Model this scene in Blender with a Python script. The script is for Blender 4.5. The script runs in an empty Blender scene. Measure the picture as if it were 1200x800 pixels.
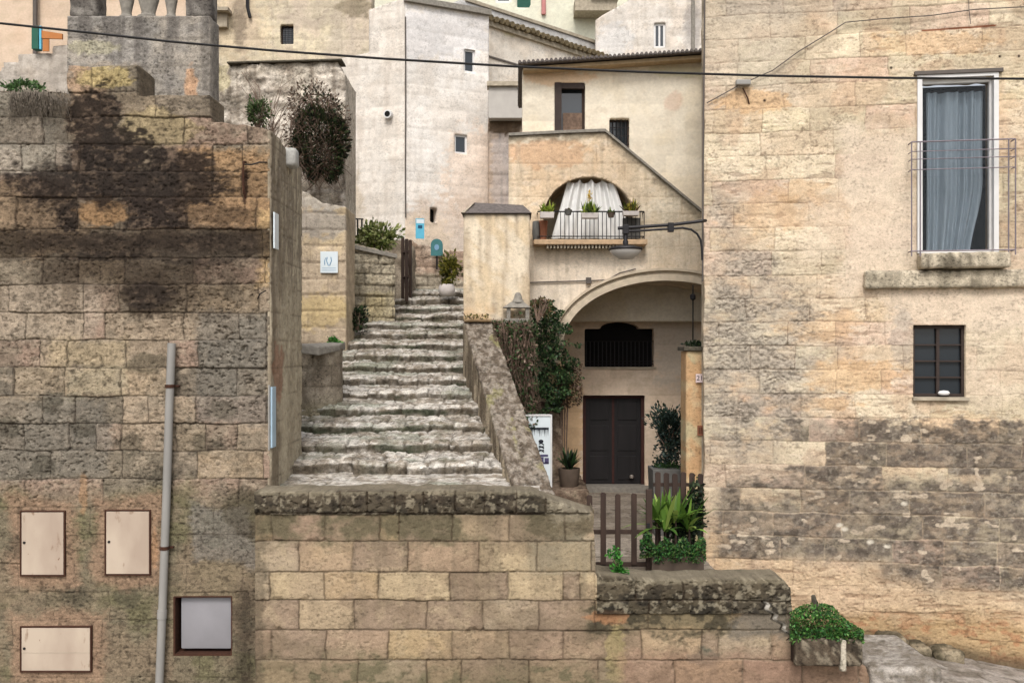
import bpy, bmesh, math, random
import numpy as np
from mathutils import Vector, Matrix

# ------------------------------------------------------------------ camera, light, exposure
F = 1100.0          # focal length in pixels of a 1200 px wide frame
HY = 410.0          # height of the horizon in that frame
CX = 600.0
ZC = 4.3            # eye height
scene = bpy.context.scene
COL = scene.collection
cd = bpy.data.cameras.new('camera'); cam = bpy.data.objects.new('camera', cd); COL.objects.link(cam)
cam.location = (0, 0, ZC); cam.rotation_euler = (math.radians(90), 0, 0)
cd.sensor_width = 36; cd.lens = 36 * F / 1200; cd.shift_y = 10 / 1200
cd.clip_start = .1; cd.clip_end = 500
scene.camera = cam
w = bpy.data.worlds.new('World'); scene.world = w; w.use_nodes = True
nt = w.node_tree; nt.nodes.clear()
sky = nt.nodes.new('ShaderNodeTexSky'); sky.sky_type = 'NISHITA'; sky.sun_disc = False
SUN_EL, SUN_AZ = math.radians(48), math.radians(184)
sky.sun_elevation = SUN_EL; sky.sun_rotation = SUN_AZ
sky.air_density = 1.0; sky.dust_density = 4.0
hs = nt.nodes.new('ShaderNodeHueSaturation'); hs.inputs['Saturation'].default_value = .30
bg = nt.nodes.new('ShaderNodeBackground'); bg.inputs['Strength'].default_value = .15
wo = nt.nodes.new('ShaderNodeOutputWorld')
nt.links.new(sky.outputs[0], hs.inputs['Color']); nt.links.new(hs.outputs[0], bg.inputs['Color'])
nt.links.new(bg.outputs[0], wo.inputs['Surface'])
sl = bpy.data.lights.new('sun', 'SUN'); so = bpy.data.objects.new('sun', sl); COL.objects.link(so)
sl.energy = 1.1; sl.angle = math.radians(14); sl.color = (1, .965, .92)
# sun direction: from (sin az, cos az) at elevation
sd = Vector((math.sin(SUN_AZ) * math.cos(SUN_EL), math.cos(SUN_AZ) * math.cos(SUN_EL), math.sin(SUN_EL)))
so.rotation_euler = sd.to_track_quat('Z', 'Y').to_euler(); so.location = (-4, -6, 20)
scene.view_settings.view_transform = 'Standard'; scene.view_settings.look = 'None'
scene.view_settings.gamma = 1; scene.view_settings.use_curve_mapping = False
scene.view_settings.exposure = 0.6

# ------------------------------------------------------------------ helpers
R = random.Random(7)
def lin(c):
    c = np.asarray(c, float) / 255
    return np.where(c <= .04045, c / 12.92, ((c + .055) / 1.055) ** 2.4)
KA = .80
def C(r, g, b):
    c = lin((r, g, b)) * KA; return c * .96 + c.mean() * .04
def X_(px, d): return (px - CX) / F * d
def Z_(py, d): return ZC - (py - HY) / F * d
def at(px, py, d): return (X_(px, d), d, Z_(py, d))

def tag(o, label=None, cat=None, group=None, kind=None):
    if label: o['label'] = label
    if cat: o['category'] = cat
    if group: o['group'] = group
    if kind: o['kind'] = kind
    return o
def empty(name, loc, label, cat, group=None):
    o = bpy.data.objects.new(name, None); COL.objects.link(o); o.location = loc
    o.empty_display_size = .1
    return tag(o, label, cat, group)
def link(name, me, mat=None, parent=None):
    o = bpy.data.objects.new(name, me); COL.objects.link(o)
    if mat is not None:
        for m in (mat if isinstance(mat, (list, tuple)) else [mat]): me.materials.append(m)
    if parent is not None:
        o.parent = parent
        o.matrix_parent_inverse = wm(parent).inverted()
    return o
def wm(o):
    return o.matrix_basis.copy() if o.parent is None else wm(o.parent) @ o.matrix_parent_inverse @ o.matrix_basis

def vhash(ix, iy, seed):
    h = (ix.astype(np.int64) * 374761393 + iy.astype(np.int64) * 668265263 + seed * 974634777) & 0xffffffff
    h = ((h ^ (h >> 13)) * 1274126177) & 0xffffffff
    h = ((h ^ (h >> 16)) * 2246822519) & 0xffffffff
    return ((h ^ (h >> 15)) & 0xffffff) / float(0xffffff)
def vn(x, y, seed=0):
    ix = np.floor(x); iy = np.floor(y); fx = x - ix; fy = y - iy
    fx = fx * fx * (3 - 2 * fx); fy = fy * fy * (3 - 2 * fy)
    a = vhash(ix, iy, seed); b = vhash(ix + 1, iy, seed); c = vhash(ix, iy + 1, seed); d = vhash(ix + 1, iy + 1, seed)
    return (a + (b - a) * fx) * (1 - fy) + (c + (d - c) * fx) * fy
def fbm(x, y, seed=0, o=4):
    s = 0; a = .5; t = 0
    for i in range(o):
        s = s + a * vn(x * 2 ** i + 17.3 * i, y * 2 ** i + 9.1 * i, seed + i); t += a; a *= .55
    return s / t
def ss(a, b, x):
    t = np.clip((x - a) / (b - a), 0, 1); return t * t * (3 - 2 * t)
def mix(c, k, w):
    return c * (1 - w[:, None]) + np.asarray(k)[None, :] * w[:, None]

# ------------------------------------------------------------------ materials
def nmat(name):
    m = bpy.data.materials.new(name); m.use_nodes = True
    n = m.node_tree.nodes; b = n['Principled BSDF']
    return m, n, m.node_tree.links, b
def stone_mat(name, fine=.25, bump=.35, scale=26, rough=.92, streak=0, pits=.0):
    """base colour from the masonry's own mineral colour attribute, broken up by sharp grain, pores and bump"""
    m, n, l, b = nmat(name)
    a = n.new('ShaderNodeAttribute'); a.attribute_name = 'Col'
    tc = n.new('ShaderNodeTexCoord')
    mp = n.new('ShaderNodeMapping'); l.new(tc.outputs['Object'], mp.inputs[0])
    mp.inputs['Scale'].default_value = (1, 1, 1.25 + streak)
    def noise(sc, det, ro):
        q = n.new('ShaderNodeTexNoise'); q.inputs['Scale'].default_value = sc; q.inputs['Detail'].default_value = det; q.inputs['Roughness'].default_value = ro; l.new(mp.outputs[0], q.inputs['Vector']); return q
    def rng(src, f0, f1, t0, t1):
        q = n.new('ShaderNodeMapRange'); l.new(src, q.inputs[0])
        for k, v in zip((1, 2, 3, 4), (f0, f1, t0, t1)): q.inputs[k].default_value = v
        return q.outputs[0]
    def mul(x, y):
        q = n.new('ShaderNodeMath'); q.operation = 'MULTIPLY'; l.new(x, q.inputs[0]); l.new(y, q.inputs[1]); return q.outputs[0]
    n1 = noise(scale * 2.2, 4, .75); n2 = noise(scale * .35, 6, .7); n3 = noise(scale * 1.1, 5, .65); n4 = noise(scale * .12, 3, .6)
    g1 = rng(n1.outputs[0], .38, .62, 1 - fine, 1 + fine); g2 = rng(n2.outputs[0], .35, .65, 1 - fine * .8, 1 + fine * .8)
    # pores gather where the coarse noise is high
    th = n.new('ShaderNodeMath'); th.operation = 'MULTIPLY_ADD'; l.new(n4.outputs[0], th.inputs[0]); th.inputs[1].default_value = .35; l.new(n3.outputs[0], th.inputs[2])
    pr = rng(th.outputs[0], .74, .80, 1, 1 - pits)
    mu = mul(mul(g1, g2), pr)
    vm = n.new('ShaderNodeVectorMath'); vm.operation = 'SCALE'; l.new(a.outputs['Color'], vm.inputs[0]); l.new(mu, vm.inputs['Scale'])
    l.new(vm.outputs[0], b.inputs['Base Color'])
    bp = n.new('ShaderNodeBump'); bp.inputs['Strength'].default_value = bump; bp.inputs['Distance'].default_value = .012
    bs = n.new('ShaderNodeMath'); bs.operation = 'ADD'; l.new(n1.outputs[0], bs.inputs[0]); l.new(pr, bs.inputs[1])
    l.new(bs.outputs[0], bp.inputs['Height']); l.new(bp.outputs[0], b.inputs['Normal'])
    b.inputs['Roughness'].default_value = rough; b.inputs['Specular IOR Level'].default_value = .15
    return m
def pm(name, col, rough=.7, var=.15, scale=12, bump=.1, metal=0, stretch=(1, 1, 1), spec=.3, bdist=.005):
    m, n, l, b = nmat(name)
    tc = n.new('ShaderNodeTexCoord'); mp = n.new('ShaderNodeMapping'); l.new(tc.outputs['Object'], mp.inputs[0]); mp.inputs['Scale'].default_value = stretch
    n1 = n.new('ShaderNodeTexNoise'); n1.inputs['Scale'].default_value = scale; n1.inputs['Detail'].default_value = 6
    l.new(mp.outputs[0], n1.inputs['Vector'])
    mr = n.new('ShaderNodeMapRange'); l.new(n1.outputs[0], mr.inputs[0]); mr.inputs[1].default_value = .3; mr.inputs[2].default_value = .7
    mr.inputs[3].default_value = 1 - var; mr.inputs[4].default_value = 1 + var
    vm = n.new('ShaderNodeVectorMath'); vm.operation = 'SCALE'; vm.inputs[0].default_value = tuple(col)[:3]; l.new(mr.outputs[0], vm.inputs['Scale'])
    l.new(vm.outputs[0], b.inputs['Base Color'])
    bp = n.new('ShaderNodeBump'); bp.inputs['Strength'].default_value = bump; bp.inputs['Distance'].default_value = bdist
    l.new(n1.outputs[0], bp.inputs['Height']); l.new(bp.outputs[0], b.inputs['Normal'])
    b.inputs['Roughness'].default_value = rough; b.inputs['Metallic'].default_value = metal; b.inputs['Specular IOR Level'].default_value = spec
    return m
def leaf_mat(name):
    m, n, l, b = nmat(name)
    a = n.new('ShaderNodeAttribute'); a.attribute_name = 'Col'
    l.new(a.outputs['Color'], b.inputs['Base Color']); b.inputs['Roughness'].default_value = .55
    b.inputs['Specular IOR Level'].default_value = .3
    tr = n.new('ShaderNodeBsdfTranslucent'); l.new(a.outputs['Color'], tr.inputs[0])
    ms = n.new('ShaderNodeMixShader'); ms.inputs[0].default_value = .25
    l.new(b.outputs[0], ms.inputs[1]); l.new(tr.outputs[0], ms.inputs[2]); l.new(ms.outputs[0], n['Material Output'].inputs['Surface'])
    return m
M = dict(
    old=stone_mat('weathered_tuff', .26, .6, 26, pits=.55),
    blocks=stone_mat('sandy_tuff_blocks', .15, .4, 28, pits=.36),
    light=stone_mat('light_tuff', .12, .35, 20, pits=.25),
    plaster=stone_mat('lime_plaster', .07, .18, 9, pits=.04),
    rubble=stone_mat('rubble', .3, .8, 18, pits=.5),
    steps=stone_mat('worn_steps', .3, .7, 22, pits=.5),
    road=stone_mat('worn_paving', .26, .5, 24, pits=.4),
    leaf=leaf_mat('foliage'),
    iron=pm('black_iron', C(38, 36, 38), .5, .25, 30, .1, .3),
    wood=pm('old_brown_wood', C(60, 45, 37), .8, .3, 14, .3, stretch=(1, 1, .12)),
    darkwood=pm('dark_door_wood', C(30, 27, 28), .6, .25, 10, .25, stretch=(1, 1, .1)),
    pipe=pm('grey_pvc', C(150, 147, 142), .45, .12, 6, .05, stretch=(1, 1, .3)),
    hatch=pm('beige_painted_metal', C(190, 170, 150), .6, .16, 3.5, .06),
    rust=pm('rusty_edge', C(70, 42, 28), .9, .3, 40, .3),
    grey=pm('grey_plastic_cover', C(146, 144, 148), .35, .06, 4, .03),
    white=pm('white_paint', C(222, 220, 218), .45, .05, 8, .04),
    curtainw=pm('white_curtain', C(230, 229, 226), .9, .05, 10, .05),
    curtainb=pm('sheer_blue_grey_curtain', C(152, 167, 178), .9, .1, 14, .1, stretch=(3, 3, .2)),
    dark=pm('dark_interior', C(18, 16, 16), .9, .2, 4, 0),
    tile=pm('dark_roof_tile', C(104, 96, 92), .85, .3, 20, .4),
    terra=pm('terracotta', C(150, 96, 70), .85, .15, 12, .1),
    stonegrey=pm('grey_stone', C(140, 134, 124), .92, .22, 18, .6, bdist=.02),
    stonedark=pm('mossy_dark_stone', C(84, 78, 66), .95, .35, 20, .8, bdist=.03),
    sill=pm('worn_sill_stone', C(172, 160, 140), .92, .25, 9, .5, bdist=.02),
    soil=pm('soil', C(60, 46, 36), .95, .2, 20, .4),
    pot=pm('whitewashed_pot', C(205, 196, 190), .8, .1, 10, .15),
    greypot=pm('grey_planter', C(98, 96, 92), .8, .15, 10, .2),
    brownpot=pm('brown_planter', C(92, 78, 66), .8, .15, 10, .2),
    cable=pm('black_cable', C(30, 28, 28), .6, .1, 10, 0),
    wire=pm('weathered_wire', C(96, 88, 82), .7, .1, 10, 0),
    twig=pm('dry_twig', C(112, 92, 78), .9, .3, 20, .1),
    green=pm('green_shutter', C(28, 92, 74), .6, .1, 10, .05),
    teal=pm('teal_sign_face', C(60, 118, 120), .5, .1, 10, .05),
    blue=pm('sky_blue_enamel', C(96, 186, 214), .4, .06, 10, .02),
    signw=pm('white_enamel', C(222, 232, 236), .4, .04, 6, .02),
    signb=pm('pale_blue_print', C(120, 160, 190), .5, .05, 6, .02),
    ink=pm('black_print', C(30, 34, 44), .6, .05, 6, .02),
    ink2=pm('violet_print', C(80, 74, 110), .6, .1, 6, .02),
    lampglass=pm('frosted_lamp_bowl', C(196, 192, 188), .3, .04, 6, .02, spec=.5),
    pink=pm('pink_pipe', C(196, 130, 126), .6, .05, 6, .02),
    yellow=pm('yellow_flower', C(216, 178, 40), .7, .2, 20, 0),
    shutter=pm('brown_slatted_shutter', C(56, 44, 38), .7, .2, 12, .2),
    orange=pm('orange_board', C(190, 120, 60), .7, .1, 8, .05),
)
def hatch_mat():
    m, n, l, b = nmat('beige_painted_metal'); tc = n.new('ShaderNodeTexCoord'); mp = n.new('ShaderNodeMapping'); l.new(tc.outputs['Object'], mp.inputs[0]); mp.inputs['Scale'].default_value = (1, 1, .45)
    prev = None
    for sc, lo, hi, c0, c1 in ((2.2, .4, .62, C(196, 178, 158), C(174, 154, 136)), (9, .60, .68, None, C(140, 112, 90)), (26, .72, .76, None, C(130, 96, 74))):
        q = n.new('ShaderNodeTexNoise'); q.inputs['Scale'].default_value = sc; q.inputs['Detail'].default_value = 6; l.new(mp.outputs[0], q.inputs['Vector'])
        r = n.new('ShaderNodeMapRange'); l.new(q.outputs[0], r.inputs[0]); r.inputs[1].default_value = lo; r.inputs[2].default_value = hi
        x = n.new('ShaderNodeMix'); x.data_type = 'RGBA'; l.new(r.outputs[0], x.inputs[0])
        if prev is None: x.inputs[6].default_value = (*c0, 1)
        else: l.new(prev, x.inputs[6])
        x.inputs[7].default_value = (*c1, 1); prev = x.outputs[2]
    l.new(prev, b.inputs['Base Color']); b.inputs['Roughness'].default_value = .6; return m
M['hatch'] = hatch_mat()
def glass_mat():
    m, n, l, b = nmat('window_glass')
    b.inputs['Base Color'].default_value = (.02, .025, .03, 1); b.inputs['Roughness'].default_value = .08
    b.inputs['Specular IOR Level'].default_value = .6
    return m
M['glass'] = glass_mat()
def clear_glass():
    m, n, l, b = nmat('clear_pane')
    b.inputs['Base Color'].default_value = (.03, .04, .05, 1); b.inputs['Roughness'].default_value = .06
    b.inputs['Alpha'].default_value = .16
    return m
M['clear'] = clear_glass()

# ------------------------------------------------------------------ plane frame
class Plane:
    def __init__(s, px, d, ang=0):
        s.P = np.array([X_(px, d), d]); s.u = np.array([math.cos(ang), math.sin(ang)]); s.n = np.array([math.sin(ang), -math.cos(ang)]); s.ang = ang
    def uv(s, px, py):
        r = np.array([(px - CX) / F, 1.0])
        A = np.array([[r[0], -s.u[0]], [r[1], -s.u[1]]]); t, q = np.linalg.solve(A, s.P)
        return q, ZC - (py - HY) / F * t
    def U(s, px, py=410): return s.uv(px, py)[0]
    def Z(s, px, py): return s.uv(px, py)[1]
    def xy(s, u, z):
        x = s.P[0] + u * s.u[0]; y = s.P[1] + u * s.u[1]
        return CX + F * x / y, HY + F * (ZC - z) / y
    def pt(s, u, z, o=0):
        return (s.P[0] + u * s.u[0] + o * s.n[0], s.P[1] + u * s.u[1] + o * s.n[1], z)
    def at(s, px, py, o=0):
        u, z = s.uv(px, py); return s.pt(u, z, o)

def box_sdf(u, z, a, b, c, d):   # >0 inside rectangle u in a..b, z in c..d
    return np.minimum(np.minimum(u - a, b - u), np.minimum(z - c, d - z))
def arch_sdf(u, z, uc, hw, zb, zs, h):   # rectangle below spring line, half ellipse above; >0 inside
    r = np.sqrt(((u - uc) / hw) ** 2 + (np.maximum(z - zs, 0) / h) ** 2 + 1e-9)
    e = (1 - r) * min(hw, h) * .9
    lo = np.minimum(hw - np.abs(u - uc), z - zb)
    return np.where(z > zs, np.minimum(e, z - zb), lo)
def top_sdf(u, z, pts):          # below a polyline
    us, zs = zip(*pts); us = np.array(us); zs = np.array(zs)
    t = np.interp(u, us, zs)
    g = (np.interp(u + .01, us, zs) - t) / .01
    return (t - z) / np.sqrt(1 + g * g)

def masonry(u, z, courses, joints, seed, wob=.012, blk=(.45, .8), w=.008):
    """distance to the nearest joint and an id for every block"""
    uw = u + (vn(u * 7, z * 7, seed + 1) - .5) * wob * 2 + (vn(u * 25, z * 25, seed + 3) - .5) * wob * .8
    zw = z + (vn(u * 3, z * 9, seed + 2) - .5) * wob * 2 + (vn(u * 25, z * 25, seed + 4) - .5) * wob * .8
    c = np.array(courses); ci = np.clip(np.searchsorted(c, zw) - 1, 0, len(c) - 2)
    ez = np.minimum(zw - c[ci], c[ci + 1] - zw)
    eu = np.full_like(u, 9.); bid = np.zeros(len(u), np.int64)
    rr = random.Random(seed); umin, umax = u.min() - 1, u.max() + 1
    for i in range(len(c) - 1):
        js = sorted(joints.get(i, [])) if joints else []
        if not js: js = [umin + rr.uniform(.1, .6)]
        else: js = list(js)
        while js[0] > umin: js.insert(0, js[0] - rr.uniform(*blk))
        while js[-1] < umax: js.append(js[-1] + rr.uniform(*blk))
        js = np.array(js); k = ci == i
        q = np.clip(np.searchsorted(js, uw[k]), 1, len(js) - 1)
        eu[k] = np.minimum(uw[k] - js[q - 1], js[q] - uw[k]); bid[k] = i * 1000 + q
    return np.minimum(ez, eu), bid, ez, eu

def grid_wall(name, P, u0, u1, z0, z1, res, sdf, disp, col, mat, parent=None, thick=.4, edge_dir=None, shade=True, edgecol=None):
    nu = int((u1 - u0) / res) + 1; nz = int((z1 - z0) / res) + 1
    uu, zz = np.meshgrid(np.linspace(u0, u1, nu), np.linspace(z0, z1, nz)); uu = uu.ravel(); zz = zz.ravel()
    if sdf is not None:
        s = np.minimum(sdf(uu, zz), box_sdf(uu, zz, u0 - .001, u1 + .001, z0 - .001, z1 + .001) + 1)
        near = np.abs(s) < .75 * res
        h = res * .2; gu = (sdf(uu[near] + h, zz[near]) - sdf(uu[near] - h, zz[near])) / (2 * h); gz = (sdf(uu[near], zz[near] + h) - sdf(uu[near], zz[near] - h)) / (2 * h)
        g2 = gu * gu + gz * gz + .05
        uu[near] -= s[near] * gu / g2; zz[near] -= s[near] * gz / g2
        keep = s > -.75 * res
    else: keep = np.ones(len(uu), bool)
    idx = np.arange(nu * nz).reshape(nz, nu)
    f = np.stack([idx[:-1, :-1], idx[:-1, 1:], idx[1:, 1:], idx[1:, :-1]], -1).reshape(-1, 4)
    f = f[keep[f].all(1)]
    used = np.unique(f); remap = -np.ones(nu * nz, np.int64); remap[used] = np.arange(len(used)); f = remap[f]
    u = uu[used]; z = zz[used]
    d = disp(u, z); c = col(u, z, d)
    x = P.P[0] + u * P.u[0] + d * P.n[0]; y = P.P[1] + u * P.u[1] + d * P.n[1]
    v = np.stack([x, y, z], 1)
    # edges used once -> return faces
    e = np.concatenate([f[:, [0, 1]], f[:, [1, 2]], f[:, [2, 3]], f[:, [3, 0]]]); k = np.sort(e, 1); key = k[:, 0] * (len(v) + 1) + k[:, 1]
    _, inv, cnt = np.unique(key, return_inverse=True, return_counts=True); be = e[cnt[inv] == 1]
    bv = np.unique(be); rm = -np.ones(len(v), np.int64); rm[bv] = np.arange(len(bv))
    ed = np.array(edge_dir) if edge_dir is not None else -P.n
    layers = max(1, int(thick / .12)); N = len(v); vs = [v]; cs = [c]; fs = [f]; prev = None
    for L in range(1, layers + 1):
        o = thick * L / layers; nv = v[bv].copy()
        nv[:, 0] = P.P[0] + u[bv] * P.u[0] + ed[0] * o; nv[:, 1] = P.P[1] + u[bv] * P.u[1] + ed[1] * o
        if mat is M['old'] or mat is M['rubble'] or mat is M['blocks']: nv[:, 2] += (vn(nv[:, 0] * 9, nv[:, 1] * 9, 5) - .5) * .03
        kk_ = fbm(nv[:, 0] * 7 + 3, nv[:, 1] * 9 + nv[:, 2] * 7, 8)[:, None]; vs.append(nv); cs.append((c[bv].mean(0)[None] if edgecol is None else np.array(edgecol)[None]) * (.45 + 1.1 * kk_) * .8 + c[bv] * .2)
        a = be if L == 1 else rm[be] + N + (L - 2) * len(bv)
        b = rm[be] + N + (L - 1) * len(bv)
        fs.append(np.stack([a[:, 1], a[:, 0], b[:, 0], b[:, 1]], 1))
    return npmesh(name, np.concatenate(vs), np.concatenate(fs), np.concatenate(cs), mat, parent, shade)

def npmesh(name, v, f, c, mat, parent=None, smooth=True):
    me = bpy.data.meshes.new(name); k = f.shape[1]
    me.vertices.add(len(v)); me.vertices.foreach_set('co', np.ascontiguousarray(v, np.float32).ravel())
    me.loops.add(f.size); me.loops.foreach_set('vertex_index', f.astype(np.int32).ravel())
    me.polygons.add(len(f)); me.polygons.foreach_set('loop_start', np.arange(0, f.size, k, dtype=np.int32))
    try: me.polygons.foreach_set('loop_total', np.full(len(f), k, np.int32))
    except Exception: pass
    me.update(calc_edges=True)
    if smooth: me.polygons.foreach_set('use_smooth', np.ones(len(f), bool))
    if c is not None:
        a = me.color_attributes.new('Col', 'FLOAT_COLOR', 'POINT')
        a.data.foreach_set('color', np.concatenate([np.clip(c, 0, 1), np.ones((len(v), 1))], 1).astype(np.float32).ravel())
    return link(name, me, mat, parent)

# generic accumulator for small objects
class MB:
    def __init__(s): s.v = []; s.f = []
    def add(s, v, f):
        n = len(s.v); s.v += [tuple(p) for p in v]; s.f += [tuple(i + n for i in q) for q in f]; return s
    def box(s, x0, x1, y0, y1, z0, z1):
        v = [(x, y, z) for z in (z0, z1) for y in (y0, y1) for x in (x0, x1)]
        return s.add(v, [(0, 2, 3, 1), (4, 5, 7, 6), (0, 1, 5, 4), (2, 6, 7, 3), (0, 4, 6, 2), (1, 3, 7, 5)])
    def pbox(s, P, u0, u1, z0, z1, o0, o1):     # box on a plane frame, offsets along its normal
        v = [P.pt(u, z, o) for z in (z0, z1) for o in (o1, o0) for u in (u0, u1)]
        return s.add(v, [(0, 2, 3, 1), (4, 5, 7, 6), (0, 1, 5, 4), (2, 6, 7, 3), (0, 4, 6, 2), (1, 3, 7, 5)])
    def prism(s, pts, y0, y1):                  # (x,z) outline
        n = len(pts); v = [(x, y0, z) for x, z in pts] + [(x, y1, z) for x, z in pts]
        return s.add(v, [tuple(range(n)), tuple(range(2 * n - 1, n - 1, -1))] + [(i, i + n, (i + 1) % n + n, (i + 1) % n) for i in range(n)])
    def hull(s, lo, hi):                        # quads lo, hi: 4 points each
        return s.add(list(lo) + list(hi), [(3, 2, 1, 0), (4, 5, 6, 7)] + [(i, (i + 1) % 4, (i + 1) % 4 + 4, i + 4) for i in range(4)])
    def tube(s, pts, r, n=6, caps=True):
        pts = [Vector(p) for p in pts]; rs = r if isinstance(r, (list, tuple)) else [r] * len(pts); rings = []
        for i, p in enumerate(pts):
            t = (pts[min(i + 1, len(pts) - 1)] - pts[max(i - 1, 0)]).normalized()
            a = t.cross(Vector((0, 0, 1)) if abs(t.z) < .9 else Vector((1, 0, 0))).normalized(); b = t.cross(a)
            rings.append([p + (a * math.cos(2 * math.pi * k / n) + b * math.sin(2 * math.pi * k / n)) * rs[i] for k in range(n)])
        v = [q for g in rings for q in g]; f = []
        for i in range(len(pts) - 1):
            for k in range(n): f.append((i * n + k, i * n + (k + 1) % n, (i + 1) * n + (k + 1) % n, (i + 1) * n + k))
        if caps: f += [tuple(range(n - 1, -1, -1)), tuple((len(pts) - 1) * n + k for k in range(n))]
        return s.add(v, f)
    def lathe(s, c, prof, n=20, sx=1, sy=1):
        v = []; f = []
        for r, z in prof:
            for k in range(n): v.append((c[0] + r * sx * math.cos(2 * math.pi * k / n), c[1] + r * sy * math.sin(2 * math.pi * k / n), c[2] + z))
        for i in range(len(prof) - 1):
            for k in range(n): f.append((i * n + k, i * n + (k + 1) % n, (i + 1) * n + (k + 1) % n, (i + 1) * n + k))
        f += [tuple(range(n - 1, -1, -1)), tuple((len(prof) - 1) * n + k for k in range(n))]
        return s.add(v, f)
    def build(s, name, mat, parent=None, smooth=False, bevel=0):
        me = bpy.data.meshes.new(name); me.from_pydata(s.v, [], s.f)
        bm = bmesh.new(); bm.from_mesh(me); bmesh.ops.recalc_face_normals(bm, faces=bm.faces)
        if bevel: bmesh.ops.bevel(bm, geom=[e for e in bm.edges], offset=bevel, segments=2, affect='EDGES', profile=.6)
        bm.to_mesh(me); bm.free()
        if smooth:
            for p in me.polygons: p.use_smooth = True
            try: me.set_sharp_from_angle(angle=math.radians(40))
            except Exception: pass
        return link(name, me, mat, parent)

def rough_box(name, x0, x1, y0, y1, z0, z1, res, amp, seed, colf, mat, parent=None, rnd=.03, shear=0):
    """a closed stone with worn, uneven faces (colour attribute from colf(x,y,z))"""
    bm = bmesh.new(); bmesh.ops.create_cube(bm, size=1)
    for v in bm.verts: v.co = Vector((x0 if v.co.x < 0 else x1, y0 if v.co.y < 0 else y1, z0 if v.co.z < 0 else z1))
    for ax in range(3):
        lo, hi = (x0, y0, z0)[ax], (x1, y1, z1)[ax]; n = max(1, int((hi - lo) / res))
        for i in range(1, n):
            co = [0, 0, 0]; co[ax] = lo + (hi - lo) * i / n; no = [0, 0, 0]; no[ax] = 1
            bmesh.ops.bisect_plane(bm, geom=bm.verts[:] + bm.edges[:] + bm.faces[:], plane_co=co, plane_no=no)
    bm.normal_update()
    v = np.array([q.co for q in bm.verts]); nrm = np.array([q.normal for q in bm.verts])
    a = fbm(v[:, 0] * 6 + v[:, 2] * 3, v[:, 1] * 6 + v[:, 2] * 5, seed) - .5
    b = fbm(v[:, 0] * 22 + v[:, 2] * 9, v[:, 1] * 22 + v[:, 2] * 17, seed + 9) - .5
    corner = (np.abs(nrm) > .3).sum(1) - 1
    v2 = v + nrm * ((a * 1.2 + b * .8) * amp - corner * rnd * .5)[:, None]
    if shear: v2[:, 2] += shear * (v2[:, 0] - x0)
    me = bpy.data.meshes.new(name)
    for q, c in zip(bm.verts, v2): q.co = c
    bm.to_mesh(me); bm.free()
    for p in me.polygons: p.use_smooth = True
    c = colf(v[:, 0], v[:, 1], v[:, 2], a, b)
    at_ = me.color_attributes.new('Col', 'FLOAT_COLOR', 'POINT'); at_.data.foreach_set('color', np.concatenate([np.clip(c, 0, 1), np.ones((len(v), 1))], 1).astype(np.float32).ravel())
    return link(name, me, mat, parent)

def leaves(name, pts, size, cols, parent=None, seed=1, up=.3, aspect=.55, mat=None, jitter=.35):
    rs = np.random.RandomState(seed); n = len(pts); pts = np.asarray(pts)
    a = rs.normal(size=(n, 3)); a[:, 2] += up; a /= np.linalg.norm(a, axis=1)[:, None]
    b = np.cross(a, rs.normal(size=(n, 3))); b /= np.linalg.norm(b, axis=1)[:, None]
    s = size * (1 + jitter * rs.uniform(-1, 1, n))[:, None]; nn = np.cross(a, b)
    v = np.stack([pts - a * s * .5, pts + b * s * aspect * .5 + nn * s * .08, pts + a * s * .5 + nn * s * .05, pts - b * s * aspect * .5 + nn * s * .08], 1).reshape(-1, 3)
    f = np.arange(4 * n).reshape(n, 4); cc = np.array(cols)[rs.randint(0, len(cols), n)] * rs.uniform(.7, 1.3, n)[:, None]
    return npmesh(name, v, f, np.repeat(cc, 4, 0), mat or M['leaf'], parent, False)
def blobpts(n, c, r, seed, flat=1., hollow=.5, lump=.35):
    rs = np.random.RandomState(seed); d = rs.normal(size=(n, 3)); d /= np.linalg.norm(d, axis=1)[:, None]
    rad = rs.uniform(hollow, 1, n) ** .6
    k = 1 + lump * (vn(d[:, 0] * 3 + 5, d[:, 2] * 3 + d[:, 1] * 2 + 5, seed) - .5) * 2
    return np.array(c) + d * rad[:, None] * k[:, None] * np.array(r)
def blades(name, base, n, length, width, cols, parent=None, seed=1, spread=.8, mat=None, droop=.5):
    """strap leaves arching out of one base"""
    rs = np.random.RandomState(seed); V = []; Fc = []; Cc = []
    for i in range(n):
        az = rs.uniform(0, 6.283); L = length * rs.uniform(.6, 1.15); tilt = rs.uniform(.1, 1) * spread
        d = np.array([math.cos(az), math.sin(az), 0]); sdv = np.array([-math.sin(az), math.cos(az), 0])
        b = np.array(base) + np.array([rs.uniform(-.03, .03), rs.uniform(-.03, .03), 0]); k = len(V); col = np.array(cols[rs.randint(len(cols))]) * rs.uniform(.75, 1.3)
        m = 5
        for j in range(m + 1):
            t = j / m; p = b + d * L * math.sin(tilt) * t + np.array([0, 0, 1]) * L * (math.cos(tilt) * t - droop * t * t * tilt * .5)
            wd = width * (math.sin(math.pi * min(t * .9 + .08, 1))) * .5 + .001
            V += [p - sdv * wd, p + sdv * wd]; Cc += [col, col]
        for j in range(m): Fc.append((k + 2 * j, k + 2 * j + 1, k + 2 * j + 3, k + 2 * j + 2))
    return npmesh(name, np.array(V), np.array(Fc), np.array(Cc), mat or M['leaf'], parent, True)
def twigs(name, polys, r, mat, parent=None, n=3):
    mb = MB()
    for p in polys: mb.tube(p, [r * (1 - .6 * i / (len(p) - 1)) for i in range(len(p))], n, False)
    return mb.build(name, mat, parent)
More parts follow.
